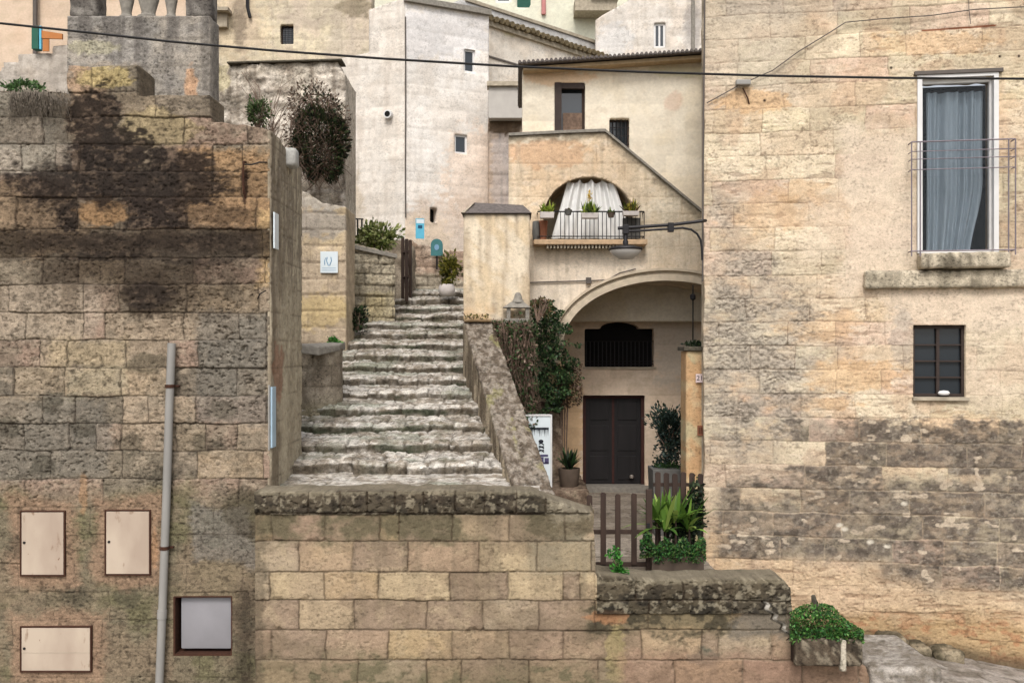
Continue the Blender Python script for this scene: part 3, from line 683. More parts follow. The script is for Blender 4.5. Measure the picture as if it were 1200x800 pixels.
def col_r(u, z, d):
    px, py, e, bid, n, n2, n3, n5, bed, pit, smooth, dirt, hb = r_parts(u, z)
    c = pick(bid, [C(222, 200, 170), C(218, 194, 164), C(226, 208, 178), C(212, 188, 156), C(220, 203, 170), C(217, 190, 166), C(208, 192, 162)], 3)
    c = mix(c, C(228, 210, 184), ss(.5, .66, n2) * .45); c = mix(c, C(196, 164, 134), ss(.5, .36, n) * .5)
    c = mix(c, C(186, 168, 142), ss(.5, .64, fbm(u * 1.6, z * 2.6, 165)) * .5 * (1 - smooth))
    crev = ss(.62, .69, bed) * ss(.46, .58, fbm(u * 2, z * 3, 166)) * (1 - smooth); c = mix(c, C(150, 126, 104), crev * .5)
    spk = ss(.60, .66, n3) * ss(.45, .6, fbm(u * 3, z * 4, 167)) * (1 - .7 * smooth); c = mix(c, C(124, 104, 84), spk * .55)
    c = mix(c, C(196, 184, 166), rect(px, py, 800, 930, -20, 110, n, 20) * .5); c = mix(c, C(170, 160, 144), rect(px, py, 850, 990, -40, 22, n, 10) * .5)
    for (a, b, x, y, k) in [(880, 118, 42, 14, .9), (1000, 440, 58, 20, .85), (960, 380, 50, 18, .6), (1095, 50, 70, 14, .6), (900, 250, 60, 20, .45), (1120, 500, 60, 18, .4), (845, 650, 26, 30, .45), (950, 472, 60, 8, .8), (1010, 250, 26, 14, .4), (940, 225, 30, 16, .5), (1150, 120, 40, 16, .35)]:
        c = mix(c, C(214, 174, 128), blob(px, py, a, b, x, y, n2) * k * .7)
    gw = np.maximum(blob(px, py, 880, 420, 78, 110, n, .5), blob(px, py, 850, 260, 24, 80, n, .5) * .6) * ss(.3, .6, n2 + .1); c = mix(c, C(178, 168, 152), gw * .55)
    c = mix(c, C(168, 158, 144), pit * .9); c = mix(c, C(104, 94, 82), pit * ss(.52, .60, n3) * .7)
    c = mix(c, C(222, 203, 180), smooth * .8)
    c = mix(c, C(160, 154, 146), blob(px, py, 1058, 395, 14, 30, n2) * .4)
    # grime, heavier on some blocks than on others, leaving the lime joints pale
    dd = dirt * (.66 + .34 * ss(.35, .6, n2)) * (.45 + .55 * ss(.001, .014, e + .012 * (n3 - .3))); c = mix(c, C(102, 92, 83), dd * .92); c = mix(c, C(74, 66, 58), dd * ss(.52, .66, fbm(u * 12, z * 16, 173)) * .6); c = mix(c, C(160, 150, 134), dd * ss(.58, .68, n3) * .5)
    chips = ss(.70, .73, fbm(u * 5, z * 9, 191, 3)); c = mix(c, C(206, 188, 164), chips * dirt * .8)
    low = ss(640, 680, py + (n - .5) * 60 - np.clip(px - 1000, 0, 300) * .22)
    c = mix(c, C(206, 178, 144), low * .8); c = mix(c, C(150, 122, 96), low * ss(.55, .66, bed) * .6)
    lo2 = ss(705, 740, py + (n - .5) * 30); c = mix(c, C(178, 148, 104), lo2 * .75); c = mix(c, C(170, 116, 82), lo2 * ss(.52, .64, n2) * .6)
    street = (ZC - 3.49 - .155 * (PR.P[0] + u * PR.u[0] - 4.26)); c = mix(c, C(92, 80, 62), (1 - ss(.02, .24, z - street + (n - .5) * .2)) * .85)
    c = mix(c, C(112, 92, 74), (1 - ss(.001, .008, e)) * (.45 + .3 * pit) * (1 - smooth) * (1 - dirt) * ss(.3, .55, n5 + .1))
    # rust-lipped scar and small drill holes
    c = mix(c, C(122, 70, 44), (1 - ss(.6, 1.8, np.abs(py - (36.5 - (px - 1080) * .075)))) * rect(px, py, 1082, 1168, 0, 80, n, 2))
    for hx, hy in [(1044, 80), (1172, 66), (1194, 66), (896, 118)]: c = mix(c, C(50, 36, 30), (1 - ss(1.0, 2.4, np.hypot(px - hx, py - hy))))
    for sx, sy in [(984, 615), (990, 620), (1020, 635), (1040, 640), (1060, 590)]: c = mix(c, C(214, 204, 186), (1 - ss(1.5, 3.4, np.hypot((px - sx) * .6, (py - sy)))) * .9)
    return c * (1 + np.clip(d, -.05, .03) * 5)[:, None] * (.90 + .20 * n3)[:, None]
house_r = empty('stone_house', PR.pt(0, ZC - 3.3), 'tall sandy stone house with a curtained french window at the right', 'house')
ed = np.array([3.2 - PR.P[0], 15.2 - PR.P[1]]); ed /= np.linalg.norm(ed)
rw = grid_wall('wall', PR, -.02, 5.2, ZC - 4.4, ZC + 5.3, .0105, sdf_r, disp_r, col_r, M['blocks'], house_r, .35)
mb = MB()      # return wall running back to the neighbour
a = PR.pt(.03, 0); mb.hull([(a[0], a[1] + .3, ZC - 4), (a[0] + .4, a[1] + .3, ZC - 4), (3.9, 16.5, ZC - 4), (3.42, 16.5, ZC - 4)], [(a[0], a[1] + .3, ZC + 5.3), (a[0] + .4, a[1] + .3, ZC + 5.3), (3.9, 16.5, ZC + 5.3), (3.42, 16.5, ZC + 5.3)])
mb.build('return_wall', M['sill'], house_r)

# french window
def window_r(q, name='window'):
    return q
u0, u1, zb, zt = FWr
win = MB()
fr = .055
for (a, b, c, d) in [(u0, u0 + fr, zb, zt), (u1 - fr, u1, zb, zt), (u0 + fr, u1 - fr, zt - .05, zt), (u0 + fr, u1 - fr, zb, zb + .04)]: win.pbox(PR, a, b, c, d, -.12, -.05)
# outer casing standing on the masonry and inner sash
for (a, b, c, d) in [(u0 - .025, u0 + .03, zb, zt), (u1 - .03, u1 + .025, zb, zt), (u0 - .025, u1 + .025, zt, zt + .04)]: win.pbox(PR, a, b, c, d, -.05, .03)
win = win.build('french_window', M['white'], house_r, bevel=.004)
g = MB(); g.pbox(PR, u0 + fr, u1 - fr, zb + .04, zt - .05, -.10, -.095); g.build('pane', M['clear'], win)
g = MB(); g.pbox(PR, u0 - .3, u1 + .3, zb - .3, zt + .2, -1.2, -1.15); g.build('room_back', M['dark'], win)
cv = []; cf2 = []; nxc, nzc = 70, 24     # the curtain, pulled aside towards its foot
for j in range(nzc + 1):
    v = j / nzc; z = zt - .13 - v * (zt - .13 - zb - .05)
    ul = u0 + fr + .07; ur = u1 - fr - .03 - .17 * ss(.55, 1.1, v)
    for i in range(nxc + 1):
        t = i / nxc; off_ = .026 * math.sin(t * 40 + 1.5 * math.sin(t * 9) + .6 * math.sin(v * 4)) + .022 * math.sin(t * 17 + v * 2)
        cv.append(PR.pt(ul + (ur - ul) * t, z, -.17 + off_))
for j in range(nzc):
    for i in range(nxc): k = j * (nxc + 1) + i; cf2.append((k, k + 1, k + nxc + 2, k + nxc + 1))
npmesh('curtain', np.array(cv), np.array(cf2), None, M['curtainb'], win)
mb = MB(); mb.pbox(PR, u0 - .06, u1 + .07, zt + .04, zt + .085, -.02, .05); mb.build('lintel_strip', M['wire'], win, bevel=.004)
# railing in front of it
rail = MB(); ra, rb = PR.U(1064), PR.U(1184)
zr = [PR.Z(1064, y) for y in (170, 181, 190, 202, 296)]
def hbar(mb, z, r=.006): mb.tube([PR.pt(ra, z, .02), PR.pt(ra, z, .16), PR.pt(rb, z, .16), PR.pt(rb, z, .02)], r, 6)
for i, z in enumerate(zr): hbar(rail, z, .009 if i in (0, 4) else .006)
for px in (1064, 1074, 1184, 1176):
    uu_ = PR.U(px); rail.tube([PR.pt(uu_, zr[0], .16), PR.pt(uu_, zr[4] - .06, .16)], .008, 6)
rail.build('window_railing', pm('lilac_grey_rail', C(128, 118, 124), .5, .15, 20, .05, .3), house_r)
# sill and string course
s0, s1 = PR.U(1012), 5.2
sz1 = PR.Z(1012, 318); sz0 = PR.Z(1012, 339)
def sillc(x, y, z, a, b):
    st = fbm(x * 5, z * 1.2, 881); return mix(mix(np.tile(C(206, 192, 168), (len(x), 1)), C(150, 140, 120), ss(.4, .6, st) * .8), C(92, 84, 70), ss(.5, .68, fbm(x * 9, z * 3, 883)) * .75)
def stone_on(P, name, ua, ub, z0, z1, o0, o1, amp, seed, colf, parent, res=.035, mat=None):
    o = rough_box(name, ua, ub, -o1, -o0, z0, z1, res, amp, seed, colf, mat or M['old'], None, .02)
    o.matrix_basis = Matrix.Translation((P.P[0], P.P[1], 0)) @ Matrix.Rotation(P.ang, 4, 'Z')
    if parent: o.parent = parent; o.matrix_parent_inverse = wm(parent).inverted()
    return o
stone_on(PR, 'window_sill', s0, s1, sz0, sz1, -.02, .10, .03, 4, sillc, house_r)
stone_on(PR, 'window_sill', PR.U(1075), PR.U(1178), sz1 + .012, PR.Z(1070, 298), -.05, .20, .02, 6, sillc, house_r)
# small shuttered window
u0, u1, zb, zt = SWr
w2 = MB()
for (a, b, c, d) in [(u0 + .002, u0 + .035, zb, zt), (u1 - .035, u1 - .002, zb, zt), (u0 + .035, u1 - .035, zt - .04, zt), (u0 + .035, u1 - .035, zb + .015, zb + .05), ((u0 + u1) / 2 - .018, (u0 + u1) / 2 + .018, zb + .05, zt - .04)]: w2.pbox(PR, a, b, c, d, -.13, -.06)
w2 = w2.build('window', M['shutter'], house_r, bevel=.003)
g = MB()
for i in range(1, 4):
    z = zb + .05 + (zt - zb - .09) * i / 4
    g = MB(); g.pbox(PR, u0 + .03, u1 - .03, z - .009, z + .009, -.12, -.07); g.build('glazing_bar', M['shutter'], w2)
g = MB(); g.pbox(PR, u0 + .03, u1 - .03, zb + .03, zt - .03, -.115, -.11); g.build('pane', M['glass'], w2)
g = MB(); g.pbox(PR, u0 - .1, u1 + .1, zb - .1, zt + .1, -.3, -.27); g.build('room_back', M['dark'], w2)
g = MB(); g.pbox(PR, u0 - .01, u1 + .03, zb - .03, zb + .012, -.2, .05); g.build('window_sill', M['sill'], w2, bevel=.006)
lump = MB(); lump.lathe(PR.at(1107, 461, -.03), [(.0, -.02), (.05, -.015), (.062, .005), (.045, .03), (.0, .038)], 12, 1.2, .6)
lo = lump.build('crumpled_cloth', M['white'], None, True); tag(lo, 'small crumpled white cloth lying on the little window ledge', 'cloth')

# ================================================================== BACKGROUND AND SIDE MASONRY
def plain_col(base, alt, dark, seed, jd=.4, jcol=(110, 98, 84), courses=None, blk=(.4, .8), streak=.35, tints=()):
    def f(P, u, z, d):
        n = fbm(u * 2, z * 2, seed); n2 = fbm(u * 7, z * 9, seed + 3); n3 = fbm(u * 9, z * .9, seed + 7)
        c = np.tile(C(*base), (len(u), 1)); c = mix(c, C(*alt), ss(.42, .64, n) * .8); c = mix(c, C(*dark), ss(.55, .75, n2) * .5)
        c = mix(c, C(*dark), ss(.5, .75, n3) * streak)
        px, py = P.xy(u, z)
        for (a, b, x, y, k, rgb) in tints: c = mix(c, C(*rgb), blob(px, py, a, b, x, y, n2) * k)
        if courses:
            e, bid, ez, eu = masonry(u, z, courses, None, seed, .012, blk)
            c = c * (.9 + .2 * vhash(bid, bid * 0, 3))[:, None]; c = mix(c, C(*jcol), (1 - ss(.003, .014, e)) * jd)
        return c * (1 + np.clip(d, -.05, .05) * 4)[:, None]
    return f
def wall(name, P, x0, x1, zlo, zhi, res, colf, mat, parent, top=None, holes=(), thick=.4, rough=.3, courses=None, jdep=.012, seed=5, blk=(.4, .8), ragged=0):
    """masonry between two picture columns; top: [(px,py)...]; holes: (px0,px1,py0,py1)"""
    u0, u1 = P.U(x0), P.U(x1)
    tp = [P.uv(a, b) for a, b in top] if top else None
    hl = []
    for (a, b, c, d) in holes:
        q0, zt = P.uv(a, c); q1, _ = P.uv(b, c); zb = P.Z((a + b) / 2, d); hl.append((q0, q1, zb, zt))
    def sdf(u, z):
        s = np.full(len(u), 9.)
        if tp: s = np.minimum(s, top_sdf(u, z, tp) + (fbm(u * 5, z * 5, seed) - .5) * ragged)
        for h in hl: s = np.minimum(s, -box_sdf(u, z, *h))
        return s
    def disp(u, z):
        g = 0
        if courses is not None:
            e, bid, ez, eu = masonry(u, z, courses, None, seed, .012, blk); g = -(1 - ss(.002, .03, e)) * jdep + (vhash(bid, bid * 0, 6) - .5) * jdep * 1.2
        return g + pitted(u, z, seed + 20) * rough
    o = grid_wall(name, P, u0, u1, zlo, zhi, res, sdf if (tp or hl) else None, disp, lambda u, z, d: colf(P, u, z, d), mat, parent, thick)
    return o, hl
def win_parts(P, h, parent, fmat, fw=.05, o=-.12, pane=M['glass'], bars=0, hb=0, name='window', mull=0):
    a, b, c, d = h; m = MB()
    for q in [(a, a + fw, c, d), (b - fw, b, c, d), (a + fw, b - fw, d - fw, d), (a + fw, b - fw, c, c + fw)]: m.pbox(P, *q, o - .04, o)
    if mull: m.pbox(P, (a + b) / 2 - fw * .4, (a + b) / 2 + fw * .4, c + fw, d - fw, o - .035, o - .005)
    fo = m.build(name, fmat, parent)
    m = MB(); m.pbox(P, a + .01, b - .01, c + .01, d - .01, o - .035, o - .03); m.build('pane', pane, fo)
    if bars or hb:
        m = MB()
        for i in range(bars): x = a + (b - a) * (i + 1) / (bars + 1); m.tube([P.pt(x, c, o + .05), P.pt(x, d, o + .05)], .009, 5)
        for i in range(hb): z = c + (d - c) * (i + 1) / (hb + 1); m.tube([P.pt(a, z, o + .05), P.pt(b, z, o + .05)], .009, 5)
        m.build('grille', M['iron'], fo)
    return fo
CZ = lambda h, lo=-8, hi=16: list(np.arange(ZC + lo, ZC + hi, h))

# ---- tall pale tower house
tw = empty('tower_house', at(475, 410, 24), 'tall pale tower house with tiny windows rising above the steps', 'house')
PTr = Plane(475, 24, math.atan(.5)); PTl = Plane(475, 24, -math.atan(.3))
tf = plain_col((240, 233, 224), (232, 222, 210), (214, 204, 192), 201, .16, (168, 156, 142), CZ(.28), (.5, .9), .3,
               tints=[(560, 210, 40, 60, .5, (232, 202, 174)), (500, 40, 90, 30, .5, (222, 220, 222)), (535, 270, 70, 40, .6, (212, 188, 166)), (500, 290, 30, 40, .4, (222, 198, 164))])
o, hl = wall('wall', PTr, 475, 573, ZC - 1, ZC + 9.05, .045, tf, M['light'], tw, top=[(475, -2), (573, 14)], holes=[(544, 557, 57, 85), (533, 548, 157, 180), (504, 513, 243, 261)], thick=.35, rough=.4, courses=CZ(.28), jdep=.008, seed=203)
win_parts(PTr, hl[0], tw, M['white'], .05, -.06); win_parts(PTr, hl[1], tw, M['white'], .05, -.06)
m = MB(); m.pbox(PTr, hl[2][0], hl[2][1], hl[2][2], hl[2][3], -.34, -.3); m.build('niche_back', M['dark'], tw)
tl = plain_col((234, 226, 215), (228, 218, 205), (208, 196, 182), 211, .14, (160, 148, 134), CZ(.28), (.5, .9), .6, tints=[(405, 250, 20, 60, .5, (190, 170, 140))])  # left face tinted darker than the right, its shade put into the colour
wall('wall', PTl, 385, 474.6, ZC - 1, ZC + 9.6, .05, tl, M['light'], tw, top=[(384, 72), (431, 62), (432, 12), (475, -3)], thick=.35, rough=.4, courses=CZ(.28), jdep=.006, seed=213)
m = MB(); c_ = PTr.at(524, 5, .06)
for P_, xa, xb, ya, yb in ((PTr, 473, 574, -6, 9),): 
    ua, za = P_.uv(xa, ya + 2); ub, zb_ = P_.uv(xb, yb + 4); m.hull([P_.pt(ua, za - .14, 0), P_.pt(ub, zb_ - .14, 0), P_.pt(ub, zb_ - .14, .12), P_.pt(ua, za - .14, .12)], [P_.pt(ua, za, 0), P_.pt(ub, zb_, 0), P_.pt(ub, zb_, .12), P_.pt(ua, za, .12)])
m.build('roof_edge', M['stonegrey'], tw)
m = MB(); c_ = PTr.at(456.5, 135, 0); q = PTl.at(456.5, 135, .0)
m.tube([PTl.at(456.5, 135, .01), PTl.at(456.5, 135, .14)], .11, 12); v = m.build('vent_pipe', M['plaster'] if False else M['white'], tw)
m = MB(); m.tube([PTl.at(456.5, 135, .12), PTl.at(456.5, 135, .146)], .075, 12); m.build('vent_opening', M['dark'], v)
m = MB(); m.tube([(PTr.at(475, y, .01 + .02 * (k % 2))) for k, y in enumerate((20, 120, 200, 255))], .018, 5); m.build('corner_cable', M['wire'], tw)

# ---- house behind it with the tiled eave
hb_ = empty('long_house', at(640, 410, 29), 'long cream house with a row of mossy tiles along its slanting eave', 'house')
PB = Plane(572, 26, math.atan((29.4 - 26) / (X_(705, 29.4) - X_(572, 26))))
bf = plain_col((236, 226, 212), (228, 214, 196), (208, 194, 176), 221, .2, (176, 162, 146), CZ(.3), (.6, 1), .3, tints=[(606, 35, 20, 8, .7, (206, 196, 150))])
wall('wall', PB, 572, 840, ZC - 1, ZC + 9.2, .06, bf, M['light'], hb_, thick=.3, rough=.3, courses=CZ(.3), jdep=.006, seed=223)
ue = PB.U(570); eaves = MB(); k = 0; u = ue; ul = PB.U(712)
while u < ul:
    z = ZC + 9.2
    eaves.tube([PB.pt(u, z + .02, -.3), PB.pt(u + .01 * R.uniform(-1, 1), z - .06 + R.uniform(-.02, .02), .22)], .085, 8); u += .205
eaves.build('eave_tiles', pm('mossy_tiles', C(112, 98, 72), .95, .5, 9, .6, bdist=.03), hb_, True)
m = MB(); m.pbox(PB, ue, ul, ZC + 8.95, ZC + 9.08, .002, .1); m.build('eave_moulding', M['sill'], hb_)
m = MB(); m.pbox(PB, ue, ul + 3, ZC + 8.1, ZC + 8.15, .002, .03); m.build('string_course', M['wire'], hb_)
# grey parapet of the terrace above
tp_ = empty('terrace_wall', at(640, 60, 31), 'grey rendered terrace parapet rising behind the tiled eave', 'wall')
PC = Plane(560, 28.2, math.atan((32.4 - 28.2) / (X_(720, 32.4) - X_(560, 28.2))))
cc_ = plain_col((206, 204, 202), (196, 192, 188), (172, 168, 162), 231, .1, (170, 166, 160), None, (.6, 1), .5)
o, _ = wall('wall', PC, 540, 800, ZC + 4, ZC + 10.35, .08, cc_, M['light'], tp_, thick=.4, rough=.2, seed=233)
m = MB(); m.pbox(PC, PC.U(545), PC.U(800), ZC + 10.35, ZC + 10.45, -.42, .05); m.build('coping', M['sill'], tp_)
# yellow house with green shutters
yh = empty('yellow_house', at(650, 410, 37), 'pale yellow house with green shutters at the top edge', 'house')
PY = Plane(650, 37)
yf = plain_col((228, 226, 204), (224, 220, 198), (206, 202, 184), 241, .1, (190, 180, 160), None, (.6, 1), .1)
o, hl = wall('wall', PY, 400, 900, ZC - 2, ZC + 17, .1, yf, M['plaster'], yh, holes=[(580, 600, -60, 4), (606, 622, -60, 9)], thick=.3, rough=.1, seed=243)
win_parts(PY, hl[0], yh, M['white'], .12, -.08); m = MB(); a, b, c, d = hl[1]; m.pbox(PY, a, b, c, d, -.1, -.02)
for i in range(60):
    z = c + (d - c) * i / 60; m.pbox(PY, a + .05, b - .05, z, z + .03, -.02, .01)
m.build('shutter', M['green'], yh)
m = MB(); m.tube([PY.at(637, -60, .08), PY.at(637, 18, .08)], .09, 8); m.build('downpipe', M['pink'], yh)
m = MB(); m.pbox(PY, PY.U(672), PY.U(720), PY.Z(690, 22), PY.Z(690, 8), 0, .9); m.pbox(PY, PY.U(690), PY.U(722), PY.Z(690, 8), PY.Z(690, 4), 0, 1.1); m.build('balcony_slab', M['sill'], yh)
# house D
hd = empty('small_stone_house', at(760, 410, 31), 'narrow pale house with one white framed window, half hidden by the sandy house', 'house')
PD = Plane(705, 31, -.05)
df = plain_col((226, 217, 206), (220, 206, 190), (192, 180, 164), 251, .25, (160, 148, 134), CZ(.3), (.5, .9), .4, tints=[(812, 30, 10, 30, .6, (160, 154, 150)), (720, 45, 20, 20, .5, (206, 206, 206))])
o, hl = wall('wall', PD, 698, 880, ZC - 2, ZC + 12.5, .06, df, M['light'], hd, top=[(690, 30), (706, 18), (735, 2), (740, -12), (880, -20)], holes=[(766, 780, 27, 56)], thick=.35, rough=.6, courses=CZ(.3), jdep=.012, seed=253)
win_parts(PD, hl[0], hd, M['white'], .07, -.08, mull=1)
m = MB(); m.tube([PD.at(812, -20, .06), PD.at(812, 60, .06)], .06, 6); m.build('downpipe', M['stonegrey'], hd)

# ---- dark-footed wall between tower and house with its grey boxed bay
nb = empty('narrow_house', at(588, 410, 25), 'narrow strip of old stone house between the tower and the cream house', 'house')
PN = Plane(588, 24.6)
nf = plain_col((196, 172, 150), (182, 164, 148), (140, 126, 112), 261, .3, (130, 116, 100), CZ(.28), (.5, .9), .8, tints=[(588, 200, 12, 60, .5, (172, 166, 164)), (592, 148, 22, 10, .95, (96, 78, 60))])
wall('wall', PN, 572, 640, ZC - 1, ZC + 7, .05, nf, M['light'], nb, top=[(560, 139), (640, 141)], thick=.5, rough=1., courses=CZ(.28), jdep=.02, seed=263)
m = MB(); m.pbox(PN, PN.U(573), PN.U(614), PN.Z(590, 142), PN.Z(590, 105), .0, .35); b_ = m.build('boxed_bay', pm('grey_render', C(186, 180, 172), .9, .06, 6, .1), nb)
m = MB(); m.pbox(PN, PN.U(571), PN.U(616), PN.Z(590, 106), PN.Z(590, 101), .0, .45); m.build('bay_ledge', M['sill'], b_)

# ---- walls around the head of the stairs
wh = Plane(478, 21.2, .05)
hf = plain_col((186, 160, 138), (196, 176, 156), (132, 112, 92), 271, .55, (92, 76, 62), CZ(.21), (.3, .6), .3, tints=[(500, 335, 60, 14, .6, (176, 170, 150))])
o, _ = wall('stone_wall', wh, 460, 600, ZC + .4, ZC + 3.6, .03, hf, M['rubble'], None, top=[(455, 292), (480, 280), (520, 296), (560, 292), (600, 290)], thick=.5, rough=1.4, courses=CZ(.21), jdep=.03, seed=273, ragged=.15)
tag(o, 'rough brown wall closing the head of the steps behind the potted shrub', 'wall')
# terrace fill behind it, so the ground reaches the tower
ws = Plane(350, 15.5)
sf = plain_col((198, 178, 152), (206, 184, 146), (160, 144, 124), 281, .4, (118, 102, 84), CZ(.27), (.45, .8), .3,
               tints=[(375, 262, 40, 16, .8, (160, 152, 142)), (365, 230, 60, 16, .8, (186, 178, 166)), (375, 365, 30, 20, .6, (212, 186, 132))])
o, _ = wall('stone_wall', ws, 318, 405, ZC - 1.2, ZC + 3.2, .022, sf, M['blocks'], None, top=[(310, 215), (350, 222), (380, 238), (405, 243)], thick=.9, rough=.7, courses=CZ(.27), jdep=.016, seed=283, ragged=.1)
tag(o, 'cream block wall bearing the white notice at the left of the steps', 'wall')
wr = Plane(404, 17.2, .35)
rf_ = plain_col((190, 178, 154), (200, 182, 142), (124, 112, 94), 291, .65, (74, 64, 52), CZ(.2), (.25, .55), .4, tints=[(415, 340, 14, 50, .6, (150, 142, 124)), (445, 360, 20, 20, .4, (212, 196, 150))])
o, _ = wall('stone_wall', wr, 403, 463, ZC - .4, ZC + 2.6, .022, rf_, M['rubble'], None, top=[(403, 284), (430, 288), (463, 299)], thick=.8, rough=1.2, courses=CZ(.2), jdep=.035, seed=293, ragged=.06)
tag(o, 'rough drystone retaining wall beside the upper steps, below the leafy bush', 'wall')
m = MB(); m.hull([wr.at(401, 289, -.5), wr.at(465, 303, -.5), wr.at(465, 303, .05), wr.at(401, 289, .05)], [wr.at(401, 284, -.5), wr.at(465, 298, -.5), wr.at(465, 298, .05), wr.at(401, 284, .05)])
m.build('coping', M['stonegrey'], o, bevel=.01)

# hillside rubble face on the left, above the alley
hr = Plane(300, 17.0)
def hrock(P, u, z, d):
    n = fbm(u * 1.4, z * 2, 301); n2 = fbm(u * 6, z * 6, 303); n3 = fbm(u * 12, z * 1.6, 305)
    c = mix(np.tile(C(206, 194, 176), (len(u), 1)), C(224, 212, 196), ss(.45, .65, n)); c = mix(c, C(142, 128, 112), ss(.5, .7, n2) * .6); c = mix(c, C(128, 114, 98), ss(.5, .7, n3) * .6)
    px, py = P.xy(u, z); c = mix(c, C(206, 192, 146), blob(px, py, 256, 90, 14, 20, n2) * .6); c = mix(c, C(120, 110, 96), blob(px, py, 265, 120, 30, 10, n2) * .7)
    return c * (1 + np.clip(d, -.1, .1) * 1.2)[:, None]
o = grid_wall('hillside', hr, hr.U(225), hr.U(404), ZC - 1.5, ZC + 5.3, .03, lambda u, z: top_sdf(u, z, [hr.uv(225, 74), hr.uv(300, 76), hr.uv(396, 72), hr.uv(400, 84), hr.uv(414, 95)]) + (fbm(u * 6, z * 6, 5) - .5) * .1,
      lambda u, z: (fbm(u * 1.2, z * 1.5, 307) - .5) * .25 + (fbm(u * 3, z * 9, 309) - .5) * .09 + pitted(u, z, 311) * 1.5, lambda u, z, d: hrock(hr, u, z, d), M['rubble'], None, 1.2)
o['kind'] = 'structure'

# ---- upper left: stepped wall, balustrade wall, peach and yellowish houses
PS = Plane(40, 13.6)
sf2 = plain_col((188, 178, 166), (180, 166, 150), (148, 138, 126), 321, .25, (140, 128, 114), CZ(.3), (.5, .9), .6, tints=[(20, 55, 20, 8, .5, (190, 160, 130))])
o, _ = wall('stone_wall', PS, -200, 84, ZC - 1, ZC + 5, .035, sf2, M['light'], None, top=[(-200, 84), (2, 84), (4, 73), (20, 73), (22, 64), (60, 62), (62, 54), (90, 52)], thick=.4, rough=.7, courses=CZ(.3), jdep=.01, seed=323)
tag(o, 'pale grey stepped parapet wall at the far upper left', 'wall')
PG = Plane(160, 13.0)
gf = plain_col((150, 144, 136), (168, 158, 144), (112, 106, 100), 331, .25, (180, 172, 160), [ZC - 2, ZC + .5, PG.Z(100, 151), PG.Z(100, 112), PG.Z(100, 79), PG.Z(100, 46), ZC + 6], (.5, .9), .9,
               tints=[(224, 108, 7, 34, .9, (206, 164, 128)), (130, 95, 40, 20, .5, (176, 160, 140)), (165, 60, 8, 50, .5, (112, 106, 100)), (198, 70, 6, 50, .5, (116, 110, 104)), (110, 55, 30, 8, .4, (184, 178, 140)), (240, 55, 5, 60, .6, (110, 104, 98)), (185, 130, 60, 14, .6, (184, 170, 148))])
bw = empty('terrace_wall', at(160, 410, 13), 'grey weathered terrace wall carrying stone balusters at the upper left', 'wall')
wall('wall', PG, 79, 246, ZC - 1, PG.Z(160, 19), .02, gf, M['old'], bw, thick=.4, rough=.8, courses=[ZC - 2, ZC + .5, PG.Z(100, 151), PG.Z(100, 112), PG.Z(100, 79), PG.Z(100, 46), ZC + 6], jdep=.01, seed=333, blk=(.7, 1.2))
zb_ = PG.Z(160, 19)
for a, b in [(80, 113), (134, 149), (157, 178), (188, 201), (216, 246)]:
    m = MB(); xc = PG.U((a + b) / 2); hw = (PG.U(b) - PG.U(a)) / 2
    if hw > .15:
        o = rough_box('baluster_pier', PG.P[0] + xc - hw, PG.P[0] + xc + hw, 13.02, 13.36, zb_ - .01, zb_ + .8, .04, .02, 5 + a, lambda x, y, z, p, q: mix(np.tile(C(140, 134, 126), (len(x), 1)), C(104, 98, 92), ss(-.1, .1, p)), M['old'], bw)
    else:
        c0 = PG.pt(xc, zb_, -.2); m.lathe(c0, [(hw * 1.2, 0), (hw * 1.2, .05), (hw * .8, .08), (hw * .75, .12), (hw * 1.15, .3), (hw * 1.0, .42), (hw * .65, .6), (hw * .8, .66), (hw * 1.15, .7), (hw * 1.15, .8)], 14); m.build('baluster', M['stonegrey'], bw, True)
m = MB(); m.pbox(PG, PG.U(79), PG.U(247), zb_ + .8, zb_ + .95, -.42, .06); m.build('handrail', M['stonegrey'], bw, bevel=.02)
PP = Plane(40, 20)
pf = plain_col((216, 192, 168), (212, 184, 158), (196, 176, 148), 341, .15, (180, 156, 130), CZ(.32), (.6, 1), .15)
ph = empty('peach_house', at(60, 410, 20), 'peach plastered house behind the stepped parapet at the upper left corner', 'house')
wall('wall', PP, -300, 235, ZC - 1, ZC + 10, .08, pf, M['plaster'], ph, thick=.4, rough=.3, seed=343)
m = MB(); m.tube([PP.at(44, -60, .1), PP.at(44, 80, .1)], .05, 8); m.build('downpipe', M['wire'], ph)
m = MB(); m.pbox(PS, PS.U(41), PS.U(49), PS.Z(45, 60), PS.Z(45, 33), -.02, .10); tag(m.build('meter_cabinet', M['green'], None, bevel=.004), 'narrow dark green cabinet on the stepped parapet', 'cabinet')
ob = empty('shop_board', PS.at(60, 50), 'small orange board with a light blue edge beside the green cabinet', 'board')
m = MB(); m.hull([PS.at(51, 47, .05), PS.at(76, 48, .05), PS.at(76, 48, .08), PS.at(51, 47, .08)], [PS.at(51, 38, .05), PS.at(76, 42, .05), PS.at(76, 42, .08), PS.at(51, 38, .08)]); m.pbox(PS, PS.U(53), PS.U(60), PS.Z(50, 62), PS.Z(50, 47), .05, .07); m.build('board', M['orange'], ob)
m = MB(); m.pbox(PS, PS.U(49.5), PS.U(52), PS.Z(50, 60), PS.Z(50, 33), .05, .09); m.build('post', M['blue'], ob)
PA = Plane(330, 26.6, .0)
ah = empty('old_house', at(330, 410, 22), 'weathered yellowish house with one small barred window behind the rubble slope', 'house')
